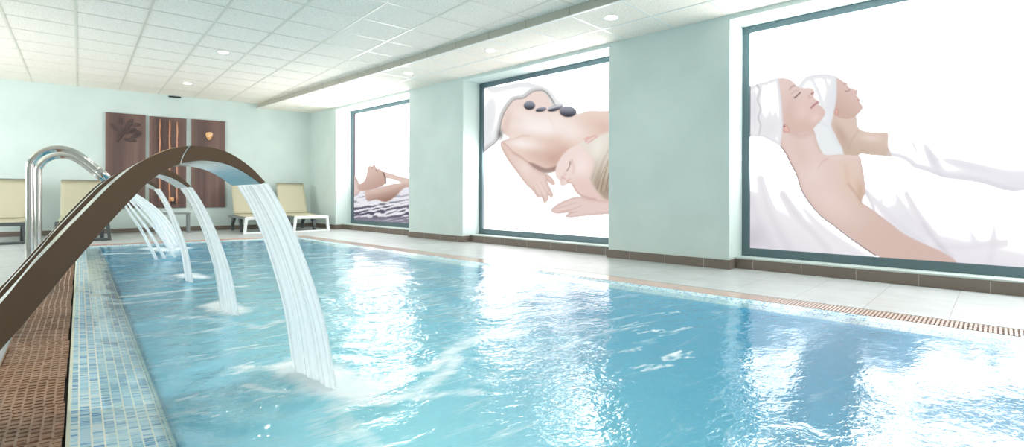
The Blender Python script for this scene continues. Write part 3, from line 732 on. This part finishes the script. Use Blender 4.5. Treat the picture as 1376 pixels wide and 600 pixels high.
# ------------------------------------------------------------------ windows and backlit posters
for k, (a0, a1) in enumerate(WIN):
    fb = .075; b = MB(); w0, w1 = 5.65, 5.74
    b.box(w0, w1, a0, a1, SILL, SILL+fb+.008, rw); b.box(w0, w1, a0, a1, HEAD-fb, HEAD, rw)
    b.box(w0, w1, a0, a0+fb, SILL+fb, HEAD-fb, rw); b.box(w0, w1, a1-fb, a1, SILL+fb, HEAD-fb, rw)
    struct(b.build('window_%d' % (k+1), M['gray_frame'], bevel=.004))

EXPO = 1.3; WHITE = 9.0
pm = bpy.data.materials.new('backlit_film'); pm.use_nodes = True; nt = pm.node_tree; nt.nodes.remove(nt.nodes['Principled BSDF'])
at = nt.nodes.new('ShaderNodeAttribute'); at.attribute_name = 'Col'; em = nt.nodes.new('ShaderNodeEmission'); nt.links.new(at.outputs['Color'], em.inputs[0]); nt.links.new(em.outputs[0], nt.nodes['Material Output'].inputs[0])

class Art:
    """Prints a picture into the film: px, py are the survey coordinates of every film vertex."""
    def __init__(s, px, py, bg=(255, 255, 255)):
        s.x, s.y = px, py; s.c = np.tile(np.array(bg, float), (len(px), 1))
    def sd(s, poly):
        x, y = s.x, s.y; n = len(poly); d = np.full(len(x), 1e9); ins = np.zeros(len(x), bool)
        for i in range(n):
            ax, ay = poly[i]; bx, by = poly[(i+1) % n]; ex, ey = bx-ax, by-ay; L = ex*ex+ey*ey+1e-9
            t = np.clip(((x-ax)*ex+(y-ay)*ey)/L, 0, 1); d = np.minimum(d, (x-ax-t*ex)**2+(y-ay-t*ey)**2)
            cnd = (ay > y) != (by > y); xi = ax+(y-ay)/(by-ay+1e-12)*ex; ins ^= cnd & (x < xi)
        return np.sqrt(d)*np.where(ins, -1, 1)
    def blend(s, a, col): a = np.clip(a, 0, 1)[:, None]; s.c = s.c*(1-a)+np.asarray(col, float)*a
    def shape(s, pts, col, soft=1., smooth=True, edge=None, ew=8., grad=None, op=1., n=5):
        poly = spline(pts, n, True) if smooth else np.array(pts, float)
        d = s.sd(poly); a = np.clip(.5-d/(2*soft), 0, 1)*op
        c = np.tile(np.asarray(col, float), (len(s.x), 1))
        if grad is not None:
            (x0, y0), (x1, y1), c2 = grad; t = np.clip(((s.x-x0)*(x1-x0)+(s.y-y0)*(y1-y0))/((x1-x0)**2+(y1-y0)**2), 0, 1)[:, None]; t = t*t*(3-2*t)
            c = c*(1-t)+np.asarray(c2, float)*t
        if edge is not None:
            t = np.clip(1+d/ew, 0, 1)[:, None]**2; c = c*(1-t)+np.asarray(edge, float)*t
        a = a[:, None]; s.c = s.c*(1-a)+c*a; return d
    def line(s, pts, col, w=1., soft=.8, op=1., clip=None):
        p = spline(pts, 6); d = np.full(len(s.x), 1e9); 
        for a, b in zip(p[:-1], p[1:]):
            e = b-a; t = np.clip(((s.x-a[0])*e[0]+(s.y-a[1])*e[1])/(e@e+1e-9), 0, 1); d = np.minimum(d, np.hypot(s.x-a[0]-t*e[0], s.y-a[1]-t*e[1]))
        a = np.clip(.5-(d-w/2)/(2*soft), 0, 1)*op
        if clip is not None: a = a*(clip < 0)
        s.blend(a, col)
    def blob(s, cx, cy, rx, ry, col, op=.5, ang=0., clip=None, pw=2):
        ca, sa = cos(ang), sin(ang); dx, dy = s.x-cx, s.y-cy
        u = (dx*ca+dy*sa)/rx; v = (-dx*sa+dy*ca)/ry; a = np.exp(-((u*u+v*v)**(pw/2)))*op
        if clip is not None: a = a*np.clip(.5-clip, 0, 1)
        s.blend(a, col)

def poster_3(A):
    sk, sh = (229, 206, 199), (208, 180, 170)
    A.blob(1222, 100, 4, 90, (244, 244, 247), .5)
    # far woman: towel over her body, chair towel, skin, head towel
    d = A.shape([(1192, 171), (1220, 172), (1245, 176), (1290, 188), (1330, 195), (1400, 203), (1400, 275), (1330, 252), (1268, 240), (1234, 226), (1194, 214)], (251, 250, 252), 2.5, grad=((1250, 185), (1250, 262), (234, 232, 239)))
    A.blob(1252, 212, 5, 24, (214, 211, 220), .6, -.5, d); A.blob(1300, 222, 40, 5, (224, 222, 230), .5, .25, d); A.blob(1228, 195, 3, 18, (226, 224, 232), .5, -.4, d)
    A.shape([(1072, 135), (1095, 150), (1115, 165), (1124, 185), (1140, 209), (1100, 212), (1085, 190)], (236, 240, 243), 1.5, edge=(222, 226, 230), ew=10)
    d = A.shape([(1115, 160), (1124, 184), (1131, 197), (1138, 212), (1170, 216), (1197, 214), (1193, 195), (1193, 179), (1180, 178), (1166, 177), (1156, 174), (1152, 168), (1149, 155), (1130, 148)], (221, 199, 188), 1.2, grad=((1160, 172), (1150, 208), (206, 184, 168)))
    A.blob(1170, 185, 14, 5, (238, 218, 210), .7, .1, d); A.blob(1130, 180, 6, 18, (190, 162, 148), .6, -.5, d); A.line([(1153, 176), (1146, 186), (1140, 200)], (198, 172, 158), 1.2, 1.2, .7, d)
    d = A.shape([(1123, 103), (1130, 107), (1136.5, 111.5), (1141, 117), (1145, 119.5), (1149, 119.8), (1153, 121.8), (1151, 126), (1152.5, 129.5), (1155.5, 133.5), (1155, 137), (1158.5, 141), (1159.6, 145.5), (1156, 150.5), (1149, 157), (1139, 160), (1127, 158), (1118, 152), (1119, 125)], (222, 196, 188), .8, smooth=False, grad=((1150, 120), (1125, 158), (208, 178, 166)))
    A.line([(1136, 122.5), (1139, 122.5), (1142, 120.5)], (120, 96, 92), .8, .5, .9); A.line([(1133.5, 113.5), (1137, 111.8), (1139.5, 113)], (150, 122, 114), .8, .6, .7)
    A.line([(1153, 134.3), (1155.5, 134.8)], (190, 130, 128), 1, .5, .8); A.line([(1151, 126.5), (1149, 124)], (180, 135, 128), .8, .5, .6)
    A.shape([(1122, 146), (1126, 147), (1126, 153), (1122, 155)], (226, 180, 170), .6, edge=(190, 145, 135), ew=2)
    d = A.shape([(1070, 125), (1077, 109), (1086, 102), (1097, 99.5), (1110, 99), (1121, 101.5), (1124, 104), (1124, 128), (1121, 148), (1117, 165), (1115, 171), (1104, 167), (1092, 160), (1078, 148)], (242, 243, 245), 1., edge=(226, 229, 234), ew=11)
    A.blob(1116, 140, 8, 26, (228, 231, 236), .8, .1, d)
    A.line([(1090, 105), (1100, 125), (1108, 155)], (228, 231, 236), 2.5, 2.5, .7, d); A.line([(1106, 101), (1114, 125), (1114, 155)], (232, 234, 238), 2, 2, .7, d)
    # near towel on the chair
    d = A.shape([(1000, 181), (1012, 181), (1026, 183), (1040, 190), (1050, 197), (1058, 212), (1070, 235), (1078, 257), (1092, 280), (1108, 295), (1122, 305), (1147, 324), (1178, 345), (1180, 360), (1000, 360)], (250, 249, 251), 1., n=4, grad=((1060, 235), (1005, 345), (224, 220, 228)))
    for p, w_, o_ in (([(1022, 240), (1032, 280), (1048, 312), (1060, 334)], 7, .55), ([(1010, 268), (1020, 300), (1034, 332)], 9, .6), ([(1052, 262), (1070, 290), (1092, 312), (1112, 334)], 5, .6), ([(1036, 215), (1050, 255), (1075, 290)], 4, .3)):
        A.line(p, (206, 200, 209), w_*.3, w_*1.3, o_, d)
    A.blob(1012, 320, 14, 16, (196, 188, 197), .6, 0, d); A.line([(1080, 280), (1110, 312), (1150, 341)], (226, 223, 230), 3, 6, .5, d)
    A.line([(1194, 207), (1210, 210), (1222, 216), (1230, 223), (1247, 228), (1269, 236), (1300, 239), (1326, 244.5), (1350, 252), (1400, 265)], (216, 214, 223), 2, 4.5, .85)
    A.line([(1192, 171), (1220, 172), (1245, 176), (1290, 188), (1330, 195), (1400, 203)], (236, 235, 240), 1., 2., .8)
    # near woman: body towel
    d = A.shape([(1153, 209), (1172, 208), (1193, 210), (1210, 213), (1222, 220), (1228, 227), (1247, 231.5), (1269, 239), (1300, 243), (1326, 248), (1350, 256), (1400, 268), (1400, 372), (1283, 352), (1255, 335), (1225, 322), (1195, 302), (1170, 285), (1157, 272), (1163, 256), (1160, 236)], (252, 251, 253), 1., n=4, grad=((1290, 265), (1265, 380), (228, 225, 233)))
    for p, w_, o_ in (([(1163, 256), (1172, 275), (1176, 288)], 2, .9), ([(1165, 258), (1190, 285), (1215, 310), (1240, 325)], 5, .55), ([(1218, 260), (1238, 295), (1262, 328), (1275, 345)], 5, .7), ([(1195, 240), (1215, 280), (1245, 315)], 6, .35), ([(1330, 270), (1336, 310), (1330, 350)], 6, .35), ([(1260, 330), (1300, 332), (1350, 326)], 5, .4), ([(1240, 300), (1256, 322), (1280, 345)], 3, .5)):
        A.line(p, (206, 201, 211), w_*.3, w_*1.3, o_, d)
    A.blob(1215, 300, 16, 40, (226, 224, 232), .6, -.6, d); A.line([(1160, 215), (1172, 240), (1185, 270)], (228, 226, 233), 1, 3, .6, d); A.line([(1290, 262), (1300, 300), (1320, 345)], (232, 230, 237), 2, 6, .6, d); A.line([(1350, 280), (1356, 320)], (232, 230, 237), 2, 6, .5, d)
    # skin: neck, shoulder and arm
    d = A.shape([(1046, 168), (1047, 188), (1050, 196), (1056, 206), (1062, 218), (1071, 235), (1078, 256), (1093, 278), (1107, 292), (1122, 303), (1147, 322), (1176, 342), (1205, 352), (1260, 356), (1286, 353), (1266, 338), (1241, 327), (1215, 314), (1198, 301), (1181, 288), (1166, 277), (1158, 271), (1163, 257), (1161, 236), (1158, 220), (1156, 211), (1150, 209), (1130, 207.5), (1112, 208.5), (1105, 205), (1098, 190), (1093, 174), (1080, 168)], sk, .9, smooth=True, n=4, grad=((1110, 215), (1190, 350), (214, 188, 178)), edge=(216, 190, 182), ew=7)
    A.blob(1142, 240, 13, 24, (226, 202, 182), .75, -.25, d); A.blob(1156, 258, 5, 14, (204, 172, 146), .7, -.1, d)
    A.line([(1140, 247), (1147, 256), (1158, 271)], (196, 164, 148), 2, 2, .8, d); A.line([(1136, 222), (1140, 246), (1147, 257)], (212, 184, 172), 2, 3, .5, d)
    A.line([(1105, 207), (1120, 211), (1140, 209), (1156, 211)], (238, 220, 214), 3, 3, .8, d); A.line([(1098, 228), (1104, 218), (1112, 213)], (206, 172, 166), 1.2, 1.2, .7, d)
    A.blob(1092, 232, 14, 14, (236, 216, 210), .8, 0, d); A.blob(1120, 272, 16, 36, (236, 215, 208), .6, -.85, d); A.blob(1075, 205, 9, 26, (222, 196, 188), .5, -.4, d)
    A.line([(1064, 178), (1078, 182), (1092, 176)], (206, 178, 168), 4, 5, .7, d)
    # face in profile, tilted back
    d = A.shape([(1044, 105), (1052, 104.5), (1060, 106), (1066, 110), (1070, 114.5), (1075, 117.8), (1081, 118.6), (1087, 118.2), (1091, 119), (1094, 122), (1094.6, 126), (1093, 129.5), (1095, 132.5), (1098.5, 135), (1100.8, 137.5), (1100, 140.5), (1103, 142.5), (1107, 146.5), (1108.8, 151), (1107.5, 156), (1102, 163), (1096, 169), (1092, 174), (1080, 178), (1064, 180), (1050, 178), (1046, 150)], (231, 208, 202), .8, smooth=False, grad=((1070, 112), (1075, 178), (218, 190, 181)))
    A.blob(1078, 150, 12, 10, (236, 208, 203), .7, 0, d); A.blob(1062, 145, 8, 22, (214, 186, 176), .45, 0, d); A.blob(1096, 158, 8, 6, (240, 218, 211), .6, -.6, d)
    A.line([(1067.5, 131), (1070, 129.5), (1073, 126.5), (1075.5, 124)], (84, 64, 66), 1.3, .6, .95, d); A.line([(1064, 126), (1068, 122), (1073, 121)], (196, 164, 162), 1, 1, .7, d)
    A.line([(1061, 120), (1064, 116.5), (1069, 114.5)], (158, 130, 124), 1.3, .8, .7, d); A.line([(1086, 128), (1088, 131), (1091, 131)], (196, 150, 148), 1, .8, .7, d)
    A.line([(1090.2, 126.2), (1093, 124)], (148, 84, 84), 1.4, .6, .9, d); A.line([(1090, 144.5), (1094, 140.5), (1099, 136.5)], (196, 140, 150), 2.4, .8, .85, d); A.line([(1090, 145), (1095, 140.5), (1099.5, 138)], (140, 84, 94), .7, .4, .9, d)
    A.shape([(1052, 167), (1057, 168), (1061, 174), (1059, 177.5), (1054, 177), (1052, 173)], (232, 190, 180), .7, edge=(196, 146, 138), ew=2.5); A.blob(1053.6, 169.6, 1.5, 1.2, (90, 60, 58), .9)
    # head towel
    d = A.shape([(1000, 118), (1010, 115.5), (1018, 112), (1028, 110), (1036, 107), (1043, 105), (1046, 106), (1048, 118), (1050.5, 140), (1052.4, 168), (1050.5, 184), (1048.5, 196), (1040, 191), (1026, 184), (1012, 183), (1000, 182)], (243, 243, 245), .9, smooth=False, edge=(224, 223, 230), ew=7)
    A.blob(1034, 172, 14, 16, (228, 227, 233), .8, .4, d); A.blob(1012, 150, 6, 26, (226, 225, 232), .8, 0, d)
    A.line([(1017, 114), (1021, 122), (1018, 134), (1022, 146), (1019, 158), (1022, 168), (1020, 180)], (186, 184, 192), 2, 1, .8, d); A.line([(1022, 118), (1020, 140), (1024, 165), (1021, 181)], (226, 226, 232), 4, 3, .5, d)
    for q in (1030, 1038): A.line([(q, 112), (q+4, 140), (q+4, 180)], (230, 230, 236), 1.5, 3.5, .45, d)
    A.line([(1049, 196), (1056, 206), (1062, 218), (1071, 236), (1078, 257), (1093, 279), (1107, 293), (1122, 304), (1147, 323), (1177, 343)], (96, 84, 84), 1.1, .7, .8)

def poster_2(A):
    A.blob(770, 115, 8, 28, (236, 237, 242), .6)
    A.blob(690, 300, 200, 70, (250, 246, 246), 1, 0, None, 8)
    # draped towel at the left
    d = A.shape([(640, 118), (668, 116), (700, 110), (722, 113), (738, 120), (750, 134), (757, 140), (745, 150), (700, 140), (675, 175), (668, 188), (655, 198), (640, 210)], (241, 242, 243), 2., edge=(232, 234, 236), ew=14, n=5)
    A.blob(655, 165, 8, 30, (226, 229, 233), .5, .2, d)
    # back and shoulders
    back = [(672, 172), (672, 158), (678, 144), (687, 135), (700, 131), (711, 125.5), (720, 122), (729, 123), (736, 129), (741, 139), (756, 146), (774, 153), (790, 149), (806, 149), (850, 153), (850, 190), (818, 186), (800, 190), (780, 200), (762, 210), (750, 226), (738, 231), (722, 226), (706, 218), (690, 208), (674, 198), (674, 190), (684, 185), (678, 180)]
    d = A.shape(back, (240, 222, 214), 1.2, n=4, grad=((715, 130), (745, 228), (232, 206, 194)))
    A.blob(700, 165, 18, 22, (234, 212, 203), .6, 0, d); A.blob(712, 160, 26, 8, (248, 236, 230), .8, .5, d); A.blob(742, 166, 30, 14, (250, 240, 235), .8, .1, d)
    A.blob(735, 200, 20, 14, (220, 186, 172), .6, .3, d); A.blob(795, 165, 16, 10, (228, 200, 188), .5, .2, d); A.blob(845, 172, 14, 12, (220, 190, 178), .5, 0, d)
    A.blob(712, 192, 26, 8, (246, 230, 222), .7, .25, d); A.blob(748, 190, 10, 16, (224, 194, 182), .5, .3, d); A.line([(738, 158), (744, 170), (742, 182)], (232, 210, 200), 2, 3, .5, d)
    A.line([(676, 189), (690, 187), (700, 183), (711, 182)], (206, 176, 164), 1.2, 2, .7, d)
    A.blob(722, 172, 34, 9, (253, 246, 243), .75, .12, d); A.blob(700, 193, 16, 6, (253, 246, 243), .7, .2, d); A.blob(770, 178, 18, 12, (250, 240, 235), .6, .3, d)
    A.blob(744, 214, 16, 11, (196, 158, 142), .6, .2, d); A.blob(757, 203, 8, 12, (204, 168, 152), .5, .9, d); A.blob(680, 168, 5, 20, (222, 194, 184), .6, .2, d); A.blob(722, 210, 14, 7, (214, 182, 170), .5, .3, d)
    A.blob(812, 172, 12, 10, (216, 184, 170), .5, .5, d)
    # under the chest: shade on the table, then the forearm and hand
    A.shape([(700, 216), (716, 219), (734, 226), (750, 222), (750, 227), (738, 232), (722, 231), (708, 224)], (152, 126, 120), 1.5, op=.8)
    d = A.shape([(673, 196), (676, 190), (690, 203), (704, 212), (716, 224), (728, 231), (733, 233), (740, 237), (746, 246), (742, 248), (735, 243), (738, 250), (743, 261), (741, 265), (737, 262), (736, 269), (731, 272), (728, 265), (722, 264), (716, 256), (706, 246), (694, 230), (682, 214)], (232, 208, 199), .9, n=3, edge=(214, 184, 174), ew=6)
    A.line([(721, 247), (727, 258), (731, 268)], (192, 158, 150), .7, .6, .8, d); A.line([(726, 244), (732, 254), (738, 262)], (192, 158, 150), .7, .6, .8, d); A.line([(717, 250), (720, 258), (724, 264)], (192, 158, 150), .7, .6, .7, d); A.line([(733, 235), (735, 241), (736, 246)], (198, 166, 158), 1, .8, .7, d)
    A.line([(674, 200), (684, 216), (696, 231)], (206, 176, 168), 2, 2, .6, d); A.blob(706, 225, 9, 14, (246, 230, 223), .6, -.8, d); A.blob(726, 250, 7, 12, (244, 226, 219), .5, -.4, d); A.line([(690, 205), (706, 215), (718, 226)], (196, 162, 150), 1.5, 2.5, .6, d)
    # head and face lying on the side
    d = A.shape([(746, 231), (748, 222), (752, 214), (758, 206), (766, 199), (776, 194), (790, 188), (804, 183), (850, 178), (850, 276), (818, 273), (800, 270), (788, 267), (779, 262), (773, 256), (768, 247), (764, 246), (757, 249.5), (752.5, 247), (752, 242), (747.5, 238)], (242, 222, 216), 1., n=3, grad=((752, 215), (800, 268), (230, 204, 196)))
    A.blob(782, 225, 12, 18, (250, 236, 231), .7, .2, d); A.line([(762, 229), (765, 224), (766, 217)], (120, 96, 90), 1., .7, .8, d); A.line([(769, 214), (767, 221)], (170, 142, 134), 1., 1., .5, d)
    A.line([(760, 232), (756, 238), (753, 243)], (218, 184, 176), 2, 2.5, .6, d); A.blob(780, 245, 12, 12, (228, 198, 190), .5, .3, d); A.line([(768, 216), (771, 224), (770, 232)], (214, 182, 172), 1.5, 2.5, .6, d); A.line([(755, 238), (759, 240)], (196, 150, 144), 1.2, .8, .7, d); A.line([(764, 245), (769, 248), (774, 257), (782, 263), (800, 268)], (190, 154, 146), 2, 2, .7, d); A.line([(762, 243), (766, 240)], (206, 150, 148), 1.4, .8, .7, d)
    d = A.shape([(780, 193), (792, 187), (806, 182), (850, 177), (850, 266), (818, 268), (808, 262), (800, 252), (794, 240), (798, 225), (796, 210)], (232, 226, 216), 3., n=4, grad=((800, 185), (812, 258), (186, 172, 156)))
    for k in range(12):
        q = k*5.; A.line([(796+q*.9, 246-q*.2), (804+q, 222-q*.5), (816+q, 196-q*.2)], (176, 160, 140) if k % 2 else (240, 234, 224), .9, .8, .55, d)
    A.blob(812, 250, 14, 16, (156, 136, 118), .6, 0, d); A.blob(802, 200, 9, 16, (246, 241, 232), .7, .3, d)
    for k in range(9): A.line([(800+k*2.4, 262-k*1.5), (808+k*2.2, 236-k*3), (822+k*1.4, 206-k*2)], (140, 120, 100) if k % 3 == 0 else (222, 208, 186), .8, .8, .6, d)
    # fingers at the ear
    for p in ([(787, 190), (793, 185), (800, 181.5)], [(790, 192), (797, 187), (803, 183)], [(786, 187), (791, 184)]): A.line(p, (226, 176, 172), 2, .8, .8)
    # lower hand
    d = A.shape([(741.6, 280), (750, 273.5), (762, 268), (774, 264), (784, 265), (796, 268), (850, 274), (850, 285), (818, 287), (790, 289), (775, 291), (762, 291.5), (760, 289), (766, 285), (752, 286.5), (745, 286), (741, 283)], (232, 208, 202), .9, n=3, edge=(212, 182, 174), ew=5)
    A.line([(744, 281), (758, 277), (774, 272)], (198, 166, 160), .7, .6, .8, d); A.line([(750, 285), (768, 281), (782, 276)], (198, 166, 160), .7, .6, .8, d); A.line([(764, 286), (776, 284)], (188, 154, 148), .7, .6, .8, d)
    # towel hem
    ed = [(648, 203), (656, 196), (664, 190), (669, 181), (671, 166), (675, 152), (682, 140), (690, 132), (702, 130), (712, 123), (720, 120), (730, 121), (738, 129), (744, 139)]
    A.line(ed, (206, 205, 205), 4, 1.2, .9); A.line([(x+1.6, y+1.6) for x, y in ed], (122, 116, 116), 1., .9, .75); A.blob(672, 180, 3.5, 6, (110, 106, 108), .8)
    # hot stones
    for cx, cy, rx, ry, an in ((711.4, 141.5, 7.6, 6, .0), (727, 147, 7.4, 2.9, -.2), (746, 145, 10.5, 3.8, -.28), (763, 150, 11.4, 7.2, .05)):
        pts = [(cx+rx*cos(t)*cos(an)-ry*sin(t)*sin(an), cy+rx*cos(t)*sin(an)+ry*sin(t)*cos(an)) for t in np.linspace(0, 2*PI, 14)[:-1]]
        A.shape([(x, y+1.2) for x, y in pts], (214, 190, 180), 1.8, op=.6)
        A.shape(pts, (150, 154, 166), .7, grad=((cx, cy-ry*.7), (cx, cy+ry), (66, 66, 74)))
    A.line([(737, 146), (746, 143), (755, 140)], (226, 228, 232), 2.5, 1, .8)

def poster_1(A):
    x, y = A.x, A.y
    A.shape([(472, 148), (477.5, 148), (477.5, 236), (472, 236)], (176, 146, 152), .8, smooth=False)
    wv = 1.1*np.sin(x*.17+2.2*np.sin(y*.3+x*.07)+y*1.0)+.8*np.sin(x*.11-y*.75+2.4*np.sin(x*.13+y*.1))+.35*np.sin(x*.6+y*1.3)
    water = np.clip((y-246-.05*(x-480))/3, 0, 1)
    A.blend(water, (236, 236, 242))
    dep = np.clip((y-262)/30, 0, 1)
    A.blend(water*np.clip((wv+1.7*dep-.75)*1.6, 0, 1)*np.clip(.35+dep, 0, 1), (98, 94, 112)); A.blend(np.clip((y-288)/8, 0, 1)*.75, (160, 154, 168))
    sk = (222, 196, 186)
    A.shape([(470, 232), (475, 234), (480, 241), (484, 252), (483, 258), (476, 264), (470, 268)], (226, 206, 200), .8, edge=(196, 168, 160), ew=4)
    A.shape([(514, 230.5), (525, 233), (538, 237), (549, 239.5), (556, 242), (556, 248), (544, 248), (535, 243), (525, 240), (516, 238)], (226, 202, 192), .8)
    d = A.shape([(480, 249), (487, 245), (491, 240), (493.2, 231), (494, 224.5), (497, 222.8), (500, 223.2), (502.3, 221), (504.2, 221.8), (505.4, 225.4), (510, 227.2), (514.5, 230.5), (517, 237), (518, 246), (510, 251), (498, 255), (484, 256)], sk, .7, smooth=True, n=3, grad=((495, 226), (510, 252), (196, 164, 152)))
    A.line([(515, 232), (517.6, 238), (518.2, 246)], (92, 70, 66), 1.6, .8, .8); A.line([(505, 228), (507, 230)], (110, 84, 80), .8, .5, .8); A.line([(499.5, 224), (500.5, 226)], (180, 120, 116), .8, .5, .7)
    A.shape([(491, 257), (500, 255), (510, 252), (520, 249), (529, 246.5), (540, 246), (556, 245), (556, 251), (544, 252), (534, 261), (524, 269), (516, 271), (506, 268), (493, 269)], (218, 192, 182), .8, grad=((515, 252), (520, 270), (160, 126, 112)))
    A.line([(494, 263), (510, 261), (528, 256), (544, 249)], (186, 154, 142), 1.2, 1.2, .5)

def film(k, painter, step, label):
    a0, a1 = WIN[k]; f = .073; a0 += f; a1 -= f; z0, z1 = SILL+f+.008, HEAD-f; w = 5.69
    na, nz = int((a1-a0)/step)+1, int((z1-z0)/step)+1
    aa = np.linspace(a0, a1, na); zz = np.linspace(z0, z1, nz); A_, Z_ = np.meshgrid(aa, zz)
    co = (X2*w)[None, None, :]+A_[..., None]*Y2+Z_[..., None]*np.array([0, 0, 1.]); co = co.reshape(-1, 3)
    P = co-CP; dpt = P@fw; px = 688+F*(P@rr)/np.maximum(dpt, .2); py = HY-F*(P@uu)/np.maximum(dpt, .2)
    art = Art(px, py); painter(art)
    c = np.clip(art.c, 0, 255); L = lin(c); lum = c.min(1)
    t = np.clip((lum-238)/17, 0, 1)**1.5
    L = L*(1.0+(WHITE-1.0)*t)[:, None]/2**EXPO
    i = np.arange((nz-1)*(na-1)); r_, c_ = i//(na-1), i % (na-1); a = r_*na+c_
    fs = np.stack([a, a+na, a+na+1, a+1], -1)
    nb = len(co); co = np.concatenate([co, [np.array(rw(w+.008, q, z)) for q, z in ((a0, z0), (a1, z0), (a1, z1), (a0, z1))]])
    cs = [0, na-1, na*nz-1, na*(nz-1)]
    me = bpy.data.meshes.new('backlit_poster'); me.from_pydata(co.tolist(), [], fs.tolist()+[(nb, nb+1, nb+2, nb+3)]+[(cs[q], cs[(q+1) % 4], nb+(q+1) % 4, nb+q) for q in range(4)])
    L = np.concatenate([L, np.tile(L[:1]*0+.5, (4, 1))]); rgba = np.concatenate([L, np.ones((len(L), 1))], 1).astype(np.float32)
    at = me.color_attributes.new('Col', 'FLOAT_COLOR', 'POINT'); at.data.foreach_set('color', rgba.ravel()); me.update()
    me.materials.append(pm); o = bpy.data.objects.new('backlit_poster', me); COL.objects.link(o)
    return tag(o, label, 'poster', 'backlit posters filling the windows')
film(0, poster_1, .013, 'backlit window poster of a person floating on their back in water')
film(1, poster_2, .009, 'backlit window poster of a person lying face down with dark stones on the back')
film(2, poster_3, .0075, 'largest backlit window poster of two reclining people with white head towels')
film(3, lambda A: None, .3, 'plain white backlit film behind the camera')  # unseen emissive film added to raise the room brightness

# ------------------------------------------------------------------ light and camera
wd = bpy.data.worlds.new('world'); SC.world = wd; wd.use_nodes = True
wd.node_tree.nodes['Background'].inputs[0].default_value = (.93, .97, 1, 1); wd.node_tree.nodes['Background'].inputs[1].default_value = .33
cam = bpy.data.cameras.new('camera'); co = bpy.data.objects.new('camera', cam); COL.objects.link(co)
cam.sensor_width = 36; cam.lens = F/1376*36; cam.shift_y = (HY-300)/1376; cam.clip_start = .02
Mx = Matrix(((rr[0], uu[0], -fw[0], 0), (rr[1], uu[1], -fw[1], 0), (rr[2], uu[2], -fw[2], CZ), (0, 0, 0, 1)))
co.matrix_world = Mx; SC.camera = co
vs = SC.view_settings; vs.view_transform = 'Standard'; vs.look = 'None'; vs.exposure = EXPO; vs.gamma = 1; vs.use_curve_mapping = False
SC.cycles.max_bounces = 8; SC.cycles.diffuse_bounces = 6; SC.cycles.glossy_bounces = 4; SC.cycles.transparent_max_bounces = 12
SC.cycles.sample_clamp_indirect = 6; SC.cycles.use_denoising = True; SC.cycles.caustics_reflective = False
